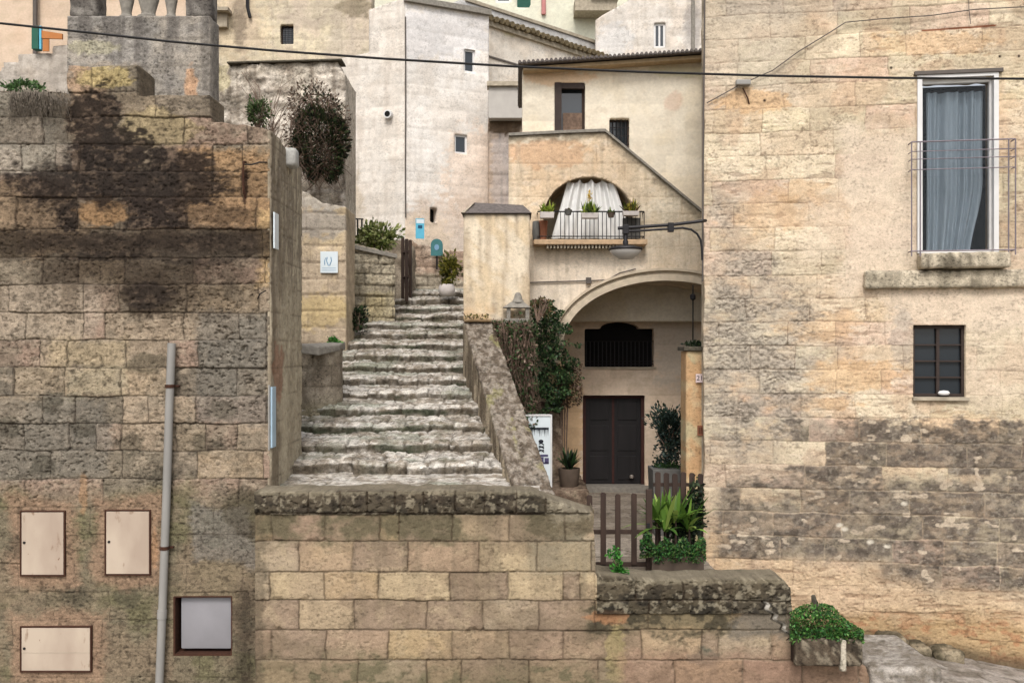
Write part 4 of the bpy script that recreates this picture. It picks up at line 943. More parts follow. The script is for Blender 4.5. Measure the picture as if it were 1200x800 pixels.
af = plain_col((222, 208, 178), (214, 196, 174), (180, 166, 150), 351, .2, (150, 136, 118), CZ(.3), (.5, .9), .5, tints=[(275, 30, 40, 40, .4, (208, 184, 150)), (375, 15, 50, 16, .5, (180, 166, 150)), (280, 20, 8, 40, .6, (120, 106, 92)), (410, 60, 30, 30, .4, (196, 184, 168)), (415, 8, 20, 12, .6, (120, 108, 80))])
o, hl = wall('wall', PA, 230, 436, ZC + 2, ZC + 12, .045, af, M['light'], ah, holes=[(328, 344, 29, 52)], thick=.5, rough=1., courses=CZ(.3), jdep=.012, seed=353)
win_parts(PA, hl[0], ah, M['wood'], .04, -.15, bars=3, hb=4)
m = MB(); m.pbox(PA, PA.U(248), PA.U(272), PA.Z(260, 18), PA.Z(260, 14), 0, .4); m.pbox(PA, PA.U(252), PA.U(268), PA.Z(260, 34), PA.Z(260, 18), 0, .18); m.build('bracket', M['sill'], ah)
m = MB(); m.tube([PA.at(290, -50, .08), PA.at(291, 10, .08), PA.at(294, 22, .08)], .05, 6); m.build('downpipe', M['iron'], ah)
m = MB(); m.hull([hr.at(268, 76.5, -.3), hr.at(402, 73, -.3), hr.at(402, 73, .12), hr.at(268, 76.5, .12)], [hr.at(268, 74.5, -.3), hr.at(402, 71, -.3), hr.at(402, 71, .12), hr.at(268, 74.5, .12)])
tag(m.build('ledge', M['stonedark'], None, bevel=.01), 'thin dark stone ledge running along the top of the rubble slope', 'ledge')

# ================================================================== CREAM HOUSE WITH THE PORTAL
DH = 15.2
ch = empty('cream_house', at(720, 600, DH), 'cream house with an arched loggia above a wide portal', 'house')
PH = Plane(700, DH); uH = PH.U
pu, pz = PH.uv(780, 404)
phw = 120 / F * DH; phh = 75 / F * DH
lu, lz = PH.uv(690, 255); lhw = 53 / F * DH; lhh = 48 / F * DH; lzb = PH.Z(690, 281)
hpts = [(596, 160), (654, 157), (709, 155), (716, 158), (822, 249), (860, 280)]
htop = [PH.uv(*p) for p in hpts]
def sdf_h(u, z):
    s = top_sdf(u, z, htop)
    s = np.minimum(s, -arch_sdf(u, z, pu, phw, ZC - 5, pz, phh)); return np.minimum(s, -arch_sdf(u, z, lu, lhw, lzb, lz, lhh))
chz = list(np.arange(ZC - 4, ZC + 6, .27))
def disp_h(u, z):
    px, py = PH.xy(u, z); e, bid, ez, eu = masonry(u, z, chz, None, 401, .008, (.5, .9)); up = ss(300, 280, py)
    return -(1 - ss(.002, .018, e)) * .006 * up + pitted(u, z, 403) * (.2 + .3 * up)
def col_h(u, z, d):
    px, py = PH.xy(u, z); e, bid, ez, eu = masonry(u, z, chz, None, 401, .008, (.5, .9)); n = fbm(u * 2, z * 2, 405); n2 = fbm(u * 7, z * 9, 407); n3 = fbm(u * 14, z * 1.4, 409)
    up = ss(300, 285, py)
    c = mix(np.tile(C(234, 217, 190), (len(u), 1)), C(226, 202, 170), ss(.4, .65, n)); c = mix(c, C(228, 216, 198), ss(.5, .7, n2) * .5)
    c = mix(c, C(214, 170, 132), blob(px, py, 640, 180, 46, 16, n2) * .75); c = mix(c, C(212, 178, 140), blob(px, py, 690, 205, 90, 40, n) * .4)
    c = mix(c, C(212, 200, 176), rect(px, py, 740, 830, 180, 300, n, 16) * .5); c = mix(c, C(212, 196, 174), rect(px, py, 760, 825, 280, 325, n, 10) * .5)
    c = mix(c, C(234, 220, 202), rect(px, py, 600, 760, 290, 380, n, 10) * .7)
    edge = top_sdf(u, z, htop); c = mix(c, C(120, 110, 92), (1 - ss(.02, .16, edge + (n2 - .5) * .2)) * .75)
    c = mix(c, C(176, 160, 136), ss(.52, .7, n3) * .35)
    c = mix(c, C(160, 138, 112), (1 - ss(.003, .012, e)) * .35 * up); c = c * (1 + (vhash(bid, bid * 0, 4) - .5) * .12 * up)[:, None]
    c = mix(c, C(206, 160, 104), rect(px, py, 640, 690, 430, 560, n, 6) * .6)
    return c * (1 + np.clip(d, -.05, .03) * 5)[:, None]
grid_wall('wall', PH, uH(596), uH(850), ZC - 2.7, ZC + 3.7, .02, sdf_h, disp_h, col_h, M['light'], ch, 1.75)
# dark line of the stair coping
def swept(name, path, w_, h_, mat, parent, o0):
    m = MB()
    for (a, b) in zip(path[:-1], path[1:]): m.hull([(a[0], o0 + w_, a[1]), (b[0], o0 + w_, b[1]), (b[0], o0, b[1]), (a[0], o0, a[1])], [(a[0], o0 + w_, a[1] + h_), (b[0], o0 + w_, b[1] + h_), (b[0], o0, b[1] + h_), (a[0], o0, a[1] + h_)])
    return m.build(name, mat, parent)
swept('coping', [(X_(a, DH), Z_(b, DH) + .004) for a, b in hpts[:3] + hpts[4:5]], .3, .045, M['stonegrey'], ch, DH - .04)
# archivolt
m = MB(); vv = []; ff = []
N = 44
for i in range(N + 1):
    t = math.pi * (1 - i / N * .72); dv = (math.cos(t), math.sin(t))
    for rr_, oo in ((.0, -.02), (.0, .07), (.10, .07), (.12, .045), (.15, .045), (.16, .11), (.20, .11), (.20, -.02)):
        vv.append((PH.P[0] + pu + dv[0] * (phw + rr_), DH - oo, pz + dv[1] * (phh + rr_)))
for i in range(N):
    for k in range(8): ff.append((i * 8 + k, i * 8 + (k + 1) % 8, (i + 1) * 8 + (k + 1) % 8, (i + 1) * 8 + k))
m.add(vv, ff); m.build('archivolt', pm('arch_stone', C(206, 190, 166), .9, .14, 9, .3, bdist=.01), ch, False)
# floor ledge and back wall
m = MB(); m.box(X_(625, DH), X_(756, DH), DH - .28, DH + .05, Z_(287, DH - .2), Z_(281, DH - .2)); lg = m.build('balcony_ledge', pm('ledge_stone', C(196, 166, 132), .9, .2, 14, .4), ch, bevel=.012)
m = MB()
for i in range(26): x = X_(640 + i * 4, DH); m.box(x, x + .028, DH - .24, DH - .01, Z_(291, DH - .2), Z_(287, DH - .2) - .002)
m.build('ledge_dentils', M['sill'], lg)
PI_ = Plane(720, 16.75)
iff = plain_col((232, 210, 186), (224, 200, 174), (206, 184, 158), 421, .12, (150, 130, 110), CZ(.3), (.6, 1), .25, tints=[(790, 400, 30, 50, .5, (196, 188, 176)), (668, 500, 16, 60, .6, (206, 164, 110))])
uw0, uw1, zw0, zw1 = PI_.U(685), PI_.U(767), PI_.Z(720, 430), PI_.Z(720, 385)
ud0, ud1, zd0, zd1 = PI_.U(683), PI_.U(756), PI_.Z(720, 568), PI_.Z(720, 463)
uac = PI_.U(726)
def sdf_i(u, z):
    s = -box_sdf(u, z, uw0, uw1, zw0, zw1); s = np.minimum(s, -arch_sdf(u, z, uac, (PI_.U(750) - PI_.U(702)) / 2, zw0 + .1, zw1 - .02, .14)); return np.minimum(s, -box_sdf(u, z, ud0, ud1, ZC - 4, zd1))
grid_wall('inner_wall', PI_, PI_.U(640), PI_.U(860), ZC - 2.7, ZC + 1.75, .025, sdf_i, lambda u, z: pitted(u, z, 423) * .25, lambda u, z, d: iff(PI_, u, z, d), M['plaster'], ch, .3)
m = MB(); m.pbox(PI_, uw0 - .05, uw1 + .05, zw0 - .05, zw1 + .3, -.32, -.29); m.build('opening_back', M['dark'], ch)
m = MB()
for i in range(17): x = uw0 + (uw1 - uw0) * (i + .5) / 17; m.tube([PI_.pt(x, zw0, -.12), PI_.pt(x, zw0 + .46, -.12)], .009, 5)
for z in (zw0 + .05, zw0 + .1, zw0 + .46): m.tube([PI_.pt(uw0, z, -.12), PI_.pt(uw1, z, -.12)], .009, 5)
m.build('window_grille', M['iron'], ch)
m = MB(); m.pbox(PI_, uw0 - .03, uw1 + .03, zw0 - .035, zw0 + .002, -.1, .03); m.build('window_sill', M['sill'], ch)
dr = MB(); dr.pbox(PI_, ud0, ud0 + .06, zd0, zd1, -.2, -.1); dr.pbox(PI_, ud1 - .06, ud1, zd0, zd1, -.2, -.1); dr.pbox(PI_, ud0 + .06, ud1 - .06, zd1 - .06, zd1, -.2, -.1); dr.pbox(PI_, (ud0 + ud1) / 2 - .02, (ud0 + ud1) / 2 + .02, zd0, zd1 - .06, -.2, -.14); dr = dr.build('door', pm('red_brown_frame', C(62, 32, 26), .7, .2, 12, .1), ch)
um = (ud0 + ud1) / 2
for a, b in ((ud0 + .06, um - .003), (um + .003, ud1 - .06)):
    m = MB(); m.pbox(PI_, a, b, zd0, zd1 - .06, -.19, -.15)
    for z0_, z1_ in ((.08, .5), (.6, 1.05), (1.15, 1.55)): m.pbox(PI_, a + .08, b - .08, zd0 + z0_, zd0 + z1_, -.151, -.135)
    lf = m.build('door_leaf', M['darkwood'], dr, bevel=.004)
m = MB(); m.lathe(PI_.at(741, 559, -.10), [(0, -.03), (.03, -.03), (.04, 0), (.03, .03), (0, .03)], 10); m.build('door_knob', pm('pale_knob', C(170, 160, 150), .4, .1, 10, 0, .4), dr, True)
m = MB(); m.pbox(PI_, ud0 - .1, ud1 + .1, ZC - 2.7, zd0 - .004, -.25, .25); m.build('doorstep', M['stonegrey'], ch, bevel=.01)
# loggia interior
m = MB(); m.box(X_(630, DH), X_(750, DH), DH + 1.6, DH + 1.7, lzb - .2, lz + 1.2); m.build('loggia_back', pm('loggia_shade_brown', C(54, 44, 34), .95, .2, 5, .1), ch)  # dark brown stands in for the shade inside the loggia
m = MB(); m.box(X_(637, DH) + .0, X_(743, DH), DH + .35, DH + 1.6, lzb - .06, lzb - .002); m.build('loggia_floor', M['sill'], ch)
# upper storey
PU = Plane(612, 16.4)
uf = plain_col((236, 225, 204), (230, 216, 190), (218, 204, 182), 431, .08, (196, 178, 154), CZ(.3), (.6, 1), .12, tints=[(650, 92, 50, 8, .6, (222, 180, 136)), (790, 120, 10, 12, .5, (220, 184, 160)), (800, 84, 40, 8, .5, (206, 196, 150))])
o, hl = wall('wall', PU, 612, 852, ZC + .5, ZC + 5.3, .03, uf, M['plaster'], ch, top=[(600, 80), (612, 79), (823, 63), (852, 61)], holes=[(650, 686, 97, 154), (714, 738, 139, 178)], thick=.35, rough=.25, seed=433)
w1 = win_parts(PU, hl[0], ch, M['wood'], .05, -.14, mull=0); a, b, c, d = hl[0]
m = MB(); m.pbox(PU, a, a + .12, c, d, -.06, .01); m.pbox(PU, a + .12, b - .02, d - .1, d, -.08, -.01); m.build('shutter', M['shutter'], w1)
m = MB(); m.pbox(PU, a + .15, b - .05, c + .05, c + .35, -.139, -.12); m.build('curtain', M['twig'], w1)
win_parts(PU, hl[1], ch, M['wood'], .03, -.12, bars=4, hb=3)
# sloping roof edge
def slab(name, pts, y0, y1, th, mat, parent):
    m = MB(); (a, za), (b, zb2) = pts; m.hull([(a, y1, za - th), (b, y1, zb2 - th), (b, y0, zb2 - th), (a, y0, za - th)], [(a, y1, za), (b, y1, zb2), (b, y0, zb2), (a, y0, za)]); return m.build(name, mat, parent)
ra_, rb_ = (X_(609, 16.2), Z_(76, 16.2)), (X_(850, 16.2), Z_(60, 16.2))
rf = slab('roof', (ra_, rb_), 16.05, 19, .03, M['tile'], ch)
slab('roof_moulding', ((ra_[0] + .06, ra_[1] - .052), (rb_[0], rb_[1] - .052)), 16.16, 16.4, .06, pm('moulding', C(170, 146, 112), .9, .2, 12, .3), rf)
m = MB(); n_ = 46
for i in range(n_):
    t = i / n_; x = ra_[0] + (rb_[0] - ra_[0]) * t; z = ra_[1] + (rb_[1] - ra_[1]) * t; m.tube([(x, 16.02, z + .0), (x + .01, 19, z + .02)], .028, 6)
m.build('roof_tiles', M['tile'], rf, True)
# cables on the facade
m = MB(); m.tube([(X_(a, DH - .03), DH - .03, Z_(b, DH - .03)) for a, b in [(621, 331), (655, 330), (690, 329), (712, 328), (726, 320), (745, 315)]], .011, 5); m.build('facade_cable', M['wire'], ch)
m = MB(); m.box(X_(687, DH - .08), X_(693, DH - .08), DH - .08, DH - .0, Z_(332, DH - .08), Z_(325, DH - .08)); m.build('junction_box', M['wire'], ch)

# gate pillar with cap
pl_ = empty('gate_pillar', at(582, 378, 14.5), 'broad plastered pillar with a slate cap at the head of the sloping parapet', 'pillar')
x0, x1 = X_(543, 14.2), X_(621, 14.2); z0, z1 = Z_(377, 14.2), Z_(250, 14.2)
def pcol(x, y, z, a, b):
    c = mix(np.tile(C(232, 216, 190), (len(x), 1)), C(222, 200, 166), ss(-.1, .12, a)); n3 = fbm(x * 16 + y * 9, z * 1.2, 441); c = mix(c, C(176, 158, 136), ss(.45, .7, n3) * .6)
    c = mix(c, C(206, 164, 110), ss(ZC + .8, ZC + .5, z) * .6 * ss(.4, .6, fbm(x * 5, z * 5, 3))); return mix(c, C(110, 98, 84), ss(z1 - .12, z1, z + (n3 - .5) * .2) * .7)
rough_box('shaft', x0, x1, 14.2, 14.9, z0, z1, .05, .012, 443, pcol, M['light'], pl_, .015)
m = MB(); zt_ = Z_(236, 14.4)
m.hull([(x0 - .03, 14.15, z1), (x1 + .03, 14.15, z1), (x1 + .03, 14.95, z1), (x0 - .03, 14.95, z1)], [(x0 + .16, 14.5, zt_), (x1 - .1, 14.5, zt_ - .04), (x1 - .1, 14.6, zt_ - .04), (x0 + .16, 14.6, zt_)]); m.build('cap', M['tile'], pl_, bevel=.012)
m = MB(); m.hull([(x0 - .035, 14.14, z1 + .004), (x0 + .02, 14.14, z1 + .004), (x0 + .02, 14.3, z1 + .004), (x0 - .035, 14.3, z1 + .004)], [(x0 + .13, 14.4, zt_ - .05), (x0 + .16, 14.4, zt_ - .02), (x0 + .16, 14.5, zt_ - .02), (x0 + .13, 14.5, zt_ - .05)]); m.build('cap_end', M['sill'], pl_)

# sloping parapet along the stairs
pp_ = []
a0 = (X_(603, 10.15), 10.15, Z_(579, 10.15)); a1 = (X_(651, 10.15), 10.15, Z_(579, 10.15)); b0 = (X_(543, 14.3), 14.3, Z_(377, 14.3)); b1 = (X_(577, 14.3), 14.3, Z_(377, 14.3))
nl, nw = 420, 34
V = []; Cc = []
ts = np.linspace(0, 1, nl); prof = [(0, -1.9), (0, -1.2), (0, -.8), (0, -.6), (0, -.45), (0, -.33), (0, -.24), (0, -.16), (0, -.1), (0, -.05), (.01, -.015)] + [(w_, 0) for w_ in np.linspace(.04, .96, nw)] + [(.99, -.02), (1, -.08), (1, -.3), (1, -.8), (1, -1.9)]
pr = np.array(prof); tt, kk = np.meshgrid(ts, np.arange(len(pr)), indexing='ij'); tt = tt.ravel(); kk = kk.ravel()
A0, A1, B0, B1 = map(np.array, (a0, a1, b0, b1)); L_ = A0[None] * (1 - tt[:, None]) + B0[None] * tt[:, None]; Rr = A1[None] * (1 - tt[:, None]) + B1[None] * tt[:, None]
p = L_ * (1 - pr[kk, 0][:, None]) + Rr * pr[kk, 0][:, None]; p[:, 2] += pr[kk, 1]
ln = tt * 4.7; wv = pr[kk, 0] * .43
e, bid, ez, eu = masonry(wv * 1.0 + (pr[kk, 1] < -.02) * pr[kk, 1], ln, list(np.arange(-1, 7, .42)), None, 451, .03, (.6, 1.2))
h = (fbm(ln * 5, wv * 5, 453) - .5) * .05 + (fbm(ln * 18, wv * 22, 455) - .5) * .035 - ss(.55, .7, fbm(ln * 26, wv * 30, 459)) * .02 - (1 - ss(0, .025, ez)) * .03
topm = (pr[kk, 1] > -.03); p[:, 2] += np.where(topm, h, 0); p[:, 0] -= np.where(topm, 0, h * .8) * np.where(pr[kk, 0] < .5, 1, -1)
n2 = fbm(ln * 13, wv * 20 + pr[kk, 1] * 6, 457)
c = mix(np.tile(C(122, 110, 97), (len(p), 1)), C(152, 141, 127), ss(.45, .62, n2)); c = mix(c, C(96, 84, 70), ss(.48, .34, n2) * .8); c = mix(c, C(150, 144, 96), ss(.62, .72, fbm(ln * 2, wv * 5, 461)) * .6)
sidec = mix(np.tile(C(160, 146, 124), (len(p), 1)), C(108, 96, 80), ss(.4, .6, fbm(ln * 8, pr[kk, 1] * 1.5, 463))); c = np.where(topm[:, None], c, sidec); c = mix(c, C(74, 62, 50), (1 - ss(.003, .02, ez)) * .6 * topm)
c = c * (1 + h * 5)[:, None]
idx = np.arange(nl * len(pr)).reshape(nl, len(pr)); f = np.stack([idx[:-1, :-1], idx[:-1, 1:], idx[1:, 1:], idx[1:, :-1]], -1).reshape(-1, 4)
f = np.concatenate([f, ]);
o = npmesh('stone_parapet', p, f, c, M['old']); tag(o, 'broad worn stone parapet sloping down the right side of the steps', 'parapet')

# retaining block below the pillar, platform with board and pot
def brown(x, y, z, a, b): return mix(mix(np.tile(C(128, 108, 92), (len(x), 1)), C(92, 76, 62), ss(-.1, .1, a)), C(158, 142, 120), ss(.05, .15, b) * .6)
o = rough_box('stone_wall', X_(560, 14.7), X_(624, 14.7), 14.62, 15.25, ZC - 2.7, Z_(380, 14.7), .05, .05, 471, brown, M['rubble']); tag(o, 'brown retaining wall overgrown with dry creeper below the plastered pillar', 'wall')
o = rough_box('stone_platform', X_(640, 13.6) - .3, X_(690, 13.6), 13.5, 15.3, ZC - 2.7, Z_(573, 13.6), .05, .035, 473, brown, M['rubble']); tag(o, 'low rough stone platform left of the dark door', 'platform')
o = rough_box('stone_wall', X_(622, 15.1), X_(659, 15.2), 15.05, 15.3, ZC - 2.7, Z_(470, 15.1), .05, .03, 475, brown, M['rubble']); tag(o, 'short shaded wall behind the leaning notice board', 'wall')
o = rough_box('stone_block', -2.66, -2.45, 10.62, 10.85, ZC + 2.08, ZC + 2.3, .04, .02, 477, lambda x, y, z, a, b: mix(np.tile(C(186, 184, 178), (len(x), 1)), C(140, 134, 124), ss(-.1, .1, a)), M['light']); tag(o, 'loose light grey stone block on top of the old wall end', 'stone')

# ================================================================== THINGS ON THE LEFT WALL
def hatch(q, label, wide=False):
    a, zt = PL.uv(q[0], q[2]); b, zb = PL.uv(q[1], q[3])
    r = empty('service_hatch', PL.pt((a + b) / 2, zb, .02), label, 'service hatch', 'painted metal service hatches in the left wall')
    m = MB()
    for s_ in [(a - .004, a + .010, zb - .004, zt + .004), (b - .010, b + .004, zb - .004, zt + .004), (a + .010, b - .010, zt - .010, zt + .004), (a + .010, b - .010, zb - .004, zb + .010)]: m.pbox(PL, *s_, -.06, .028)
    m.build('frame', M['rust'], r, bevel=.003)
    m = MB(); m.pbox(PL, a + .014, b - .014, zb + .014, zt - .014, -.06, .024); d = m.build('door', M['hatch'], r, bevel=.004)
    m = MB(); c = PL.pt(a + .045, (zb + zt) / 2 + .01, .024); m.tube([c, (c[0], c[1] - .008, c[2])], .014, 10); m.build('lock', M['iron'], d)
    if wide:
        m = MB(); z = zb + (zt - zb) * .42; m.pbox(PL, a + .016, b - .016, z, z + .004, .02, .026); m.build('seam', M['sill'], d)
hatch(HATCH[0], 'upright beige metal hatch farthest left in the old wall')
hatch(HATCH[1], 'upright beige metal hatch nearest the grey downpipe')
hatch(HATCH[2], 'wide beige metal hatch low in the old wall', True)
a, zt = PL.uv(METER[0], METER[2]); b, zb = PL.uv(METER[1], METER[3])
r = empty('meter_box', PL.pt((a + b) / 2, zb, 0), 'square grey meter cover sunk in a dark recess low in the old wall', 'meter box')
m = MB(); m.pbox(PL, a - .03, b + .03, zb - .03, zt + .03, -.3, -.26); m.build('recess_back', M['dark'], r)
m = MB()
for s_ in [(a + .0, a + .02, zb, zt), (b - .012, b, zb, zt), (a + .02, b - .012, zt - .014, zt), (a + .02, b - .012, zb, zb + .02)]: m.pbox(PL, *s_, -.2, -.0)
m.build('frame', M['rust'], r)
m = MB(); m.pbox(PL, a + .06, b - .025, zb + .055, zt - .03, -.16, -.06); m.build('cover', M['grey'], r, bevel=.02, smooth=True)
# downpipe
r = empty('downpipe', PL.at(191, 800, .06), 'grey plastic pipe climbing the old wall between the hatches and the meter box', 'pipe')
pts = [PL.at(x, y, .07) for x, y in [(188, 860), (190, 790), (194, 690), (198, 580), (201, 480), (204, 402)]]
m = MB(); m.tube(pts, .043, 14); m.build('pipe', M['pipe'], r, True)
for y in (452, 640):
    x = 190 + (800 - y) / 398 * 13.5
    m = MB(); c0, c1 = PL.at(x, y + 2, .07), PL.at(x, y - 2, .07); m.tube([c0, c1], .05, 14); c = PL.at(x + 6, y, .0); m.box(c[0] - .05, c[0] + .03, c[1] - .05, c[1] + .02, c[2] - .008, c[2] + .008); m.build('clip', M['rust'], r)
m = MB(); c0, c1 = PL.at(192.5, 722, .07), PL.at(193, 712, .07); m.tube([c0, c1], .05, 14); m.build('coupling', M['pipe'], r, True)
# iron hook with wire
r = empty('wall_hook', PL.at(287, 195, .02), 'rusty iron hook with a bent arm on the orange stained stone', 'hook')
m = MB(); m.tube([PL.at(288, 190, .0), PL.at(288, 191, .07), PL.at(287, 200, .07), PL.at(287, 224, .05), PL.at(288, 232, .01)], .012, 6); m.build('bar', M['rust'], r)
m = MB(); m.tube([PL.at(288, 194, .06), PL.at(298, 195, .09), PL.at(306, 192, .08), PL.at(313, 191, .03)], .008, 6); m.build('arm', M['iron'], r)
m = MB(); m.tube([PL.at(302, 350, .0), PL.at(306, 345, .06), PL.at(314, 341, .08)], .007, 5); tag(m.build('wire_stub', M['iron'], None), 'thin iron stub sticking out near the corner of the old wall', 'hook')
# plates on the wall's end
def endpt(v, z, o): return (PE.P[0] + o, 10 + v, z)
m = MB(); z1 = ZC + (410 - 250) / F * 10.1; z0 = ZC + (410 - 292) / F * 10.1
m.box(PE.P[0] + .02, PE.P[0] + .035, 10.0, 10.18, z0, z1); tag(m.build('street_plate', M['signw'], None, bevel=.004), 'white plate seen edge-on high on the end of the old wall', 'plate')
r = empty('street_sign', endpt(.1, ZC - .8, .03), 'narrow light blue sign seen edge-on low on the end of the old wall', 'sign')
z1 = ZC + (410 - 453) / F * 10.02; z0 = ZC + (410 - 524) / F * 10.02
m = MB(); m.box(PE.P[0] + .0, PE.P[0] + .02, 9.96, 10.12, z0, z1); m.build('sign_face', pm('blue_grey_sign', C(170, 196, 214), .4, .06, 10, .02), r, bevel=.003)
m = MB(); m.box(PE.P[0] - .016, PE.P[0] - .002, 9.93, 9.96, z0 - .02, z1 + .02); m.build('back_frame', M['pipe'], r)

# ================================================================== NICHE WITH DOOR AND ROUND WALL
r = empty('round_wall', at(380, 487, 12.9), 'rounded grey stone wall with a curved slab on top beside the lowest steps', 'wall')
cx_, cy_ = X_(392, 13.1) - .32, 13.15; zb = Z_(494, 12.9) - .4; zt = Z_(408, 12.9)
V = []; nA, nZ = 60, 60
for j in range(nZ + 1):
    for i in range(nA + 1):
        a = math.radians(-140 + 150 * i / nA); V.append((cx_ + .42 * math.cos(a), cy_ + .42 * math.sin(a), zb + (zt - zb) * j / nZ))
V = np.array(V); aa = np.arctan2(V[:, 1] - cy_, V[:, 0] - cx_) * .42
e, bid, ez, eu = masonry(aa, V[:, 2], CZ(.3), None, 501, .012, (.3, .5)); g = pitted(aa, V[:, 2], 503) - (1 - ss(0, .015, e)) * .015
V[:, 0] += (V[:, 0] - cx_) * g * 1.2; V[:, 1] += (V[:, 1] - cy_) * g * 1.2
n2 = fbm(aa * 6, V[:, 2] * 6, 505); c = mix(np.tile(C(132, 120, 104), (len(V), 1)), C(160, 148, 130), ss(.45, .65, n2)); c = mix(c, C(86, 76, 62), (1 - ss(.002, .012, e)) * .5); c = mix(c, C(150, 142, 110), ss(ZC - .6, ZC - .9, V[:, 2]) * .5)
idx = np.arange((nA + 1) * (nZ + 1)).reshape(nZ + 1, nA + 1); f = np.stack([idx[:-1, :-1], idx[:-1, 1:], idx[1:, 1:], idx[1:, :-1]], -1).reshape(-1, 4)
npmesh('masonry', V, f, c, M['old'], r)
m = MB(); m.hull([(X_(346, 12.4), 12.35, zt - .06), (X_(372, 12.4), 12.5, zt - .10), (X_(398, 13), 13.0, zt - .03), (X_(396, 13), 13.6, zt - .03)], [(X_(346, 12.4), 12.35, zt + .06), (X_(372, 12.4), 12.5, zt + .02), (X_(398, 13), 13.0, zt + .05), (X_(396, 13), 13.6, zt + .10)]); m.build('top_slab', M['stonegrey'], r, bevel=.02)
r = empty('low_door', at(357, 487, 12.75), 'old olive brown plank door half hidden by the end of the old wall', 'door')
m = MB(); x0, x1 = X_(335, 12.8), X_(367, 12.8); n_ = 4
for i in range(n_): m.box(x0 + (x1 - x0) * i / n_ + .003, x0 + (x1 - x0) * (i + 1) / n_ - .003, 12.78 + .006 * (i % 2), 12.83, Z_(500, 12.8), Z_(424, 12.8))
m.build('planks', pm('olive_planks', C(112, 100, 76), .85, .25, 10, .3, stretch=(1, 1, .12)), r)
m = MB(); m.box(x0, x1, 12.74, 12.77, Z_(440, 12.8), Z_(437, 12.8)); m.box(x0, x1, 12.76, 12.86, Z_(424, 12.8), Z_(412, 12.8)); m.build('lintel', M['wood'], r)
o = rough_box('stone_wall', X_(318, 13), X_(372, 13) , 12.9, 13.5, ZC - 2, Z_(405, 13), .05, .03, 509, lambda x, y, z, a, b: np.tile(C(140, 128, 110), (len(x), 1)), M['old']); tag(o, 'shaded stone wall behind the low plank door', 'wall')

# ================================================================== SIGNS
r = empty('notice', ws.at(386, 308, .03), 'square white notice with faint blue print on the cream block wall', 'notice')
a, zt = ws.uv(376, 295); b, zb = ws.uv(396.5, 320)
m = MB(); m.pbox(ws, a, b, zb, zt, .03, .045); m.build('sheet', M['signw'], r, bevel=.003)
m = MB(); cu = (a + b) / 2
for s_, k in ((-1, 0), (1, 0)): m.tube([ws.pt(cu + s_ * .01, zb + .12, .047), ws.pt(cu + s_ * .04, zb + .2, .047), ws.pt(cu + s_ * .03, zb + .26, .047)], .008, 4)
m.tube([ws.pt(cu - .07, zb + .13, .047), ws.pt(cu - .075, zb + .2, .047), ws.pt(cu - .05, zb + .25, .047)], .007, 4)
m.pbox(ws, a + .03, b - .03, zb + .075, zb + .082, .045, .048); m.pbox(ws, a + .03, b - .03, zb + .04, zb + .046, .045, .048); m.build('print', M['signb'], r)
r = empty('blue_sign', wh.at(492, 268, .0), 'tall light blue sign with a white band on the wall above the steps', 'sign')
P2 = Plane(492, 23.6, .3)
def q_(P, px0, px1, py0, py1, o0, o1, name, mat, par, bev=0):
    a, zt = P.uv(px0, py0); b, zb = P.uv(px1, py1); m = MB(); m.pbox(P, a, b, zb, zt, o0, o1); return m.build(name, mat, par, bevel=bev)
q_(P2, 487, 497, 256, 280, .0, .03, 'panel', M['blue'], r, .004)
q_(P2, 487.6, 496.4, 257, 262, .03, .034, 'band', M['signw'], r)
q_(P2, 489.5, 494.5, 264, 268, .03, .036, 'mark', pm('deep_blue', C(30, 80, 110), .5, .05, 8, 0), r)
r = empty('teal_sign', wh.at(512, 291, .1), 'small round topped teal sign above the potted shrub', 'sign')
P3 = Plane(512, 20.9)
a, zt = P3.uv(505, 280); b, zb = P3.uv(519, 300); cc = (a + b) / 2; hw = (b - a) / 2
m = MB(); m.prism([(P3.P[0] + cc + hw * math.cos(t), zt - hw + hw * math.sin(t)) for t in np.linspace(0, math.pi, 12)] + [(P3.P[0] + a, zb), (P3.P[0] + b, zb)], 20.85, 20.9); m.build('panel', M['teal'], r)
m = MB(); m.prism([(P3.P[0] + cc + hw * .4 * math.cos(t), (zt + zb) / 2 + hw * .5 * math.sin(t)) for t in np.linspace(0, 2 * math.pi, 14)[:-1]], 20.84, 20.848); m.build('emblem', M['signb'], r)
m = MB(); m.tube([(P3.P[0] + cc, 20.9, zt), (P3.P[0] + cc, 20.9, zb - .3)], .02, 6); m.build('post', M['iron'], r)

# notice board leaning at the foot of the parapet
r = empty('notice_board', at(628, 572, 14.1), 'white framed notice board with black and violet drawings behind the sloping parapet', 'notice board')
PBd = Plane(628, 13.72)
q_(PBd, 608, 646, 485.5, 571, 0, .03, 'board', M['signw'], r, .004)
m = MB(); a0_, zt = PBd.uv(608, 485.5); b0_, zb = PBd.uv(646.5, 571)
m.pbox(PBd, b0_ - .02, b0_ + .005, zb, zt, -.01, .045); m.pbox(PBd, a0_, b0_ - .02, zt - .02, zt + .005, -.01, .045); m.build('frame', M['white'], r)
m = MB(); rr = random.Random(4)
def sq(x, y, w_, h_): a, zt = PBd.uv(x, y); m.pbox(PBd, a, a + w_ / F * 14, zt - h_ / F * 14, zt, .03, .033)
m.pbox(PBd, PBd.U(616), PBd.U(643), PBd.Z(620, 503), PBd.Z(620, 500.5), .03, .033)
for i in range(14):
    x = 616 + i * 1.95; a, zt = PBd.uv(x, 503); h_ = rr.uniform(4, 10) / F * 14; w_ = rr.uniform(.8, 1.7) / F * 14
    m.add([PBd.pt(a, zt, .032), PBd.pt(a + w_, zt, .032), PBd.pt(a + w_ * .5, zt - h_, .032)], [(0, 1, 2)])
m.build('black_letters', M['ink'], r)
m = MB()
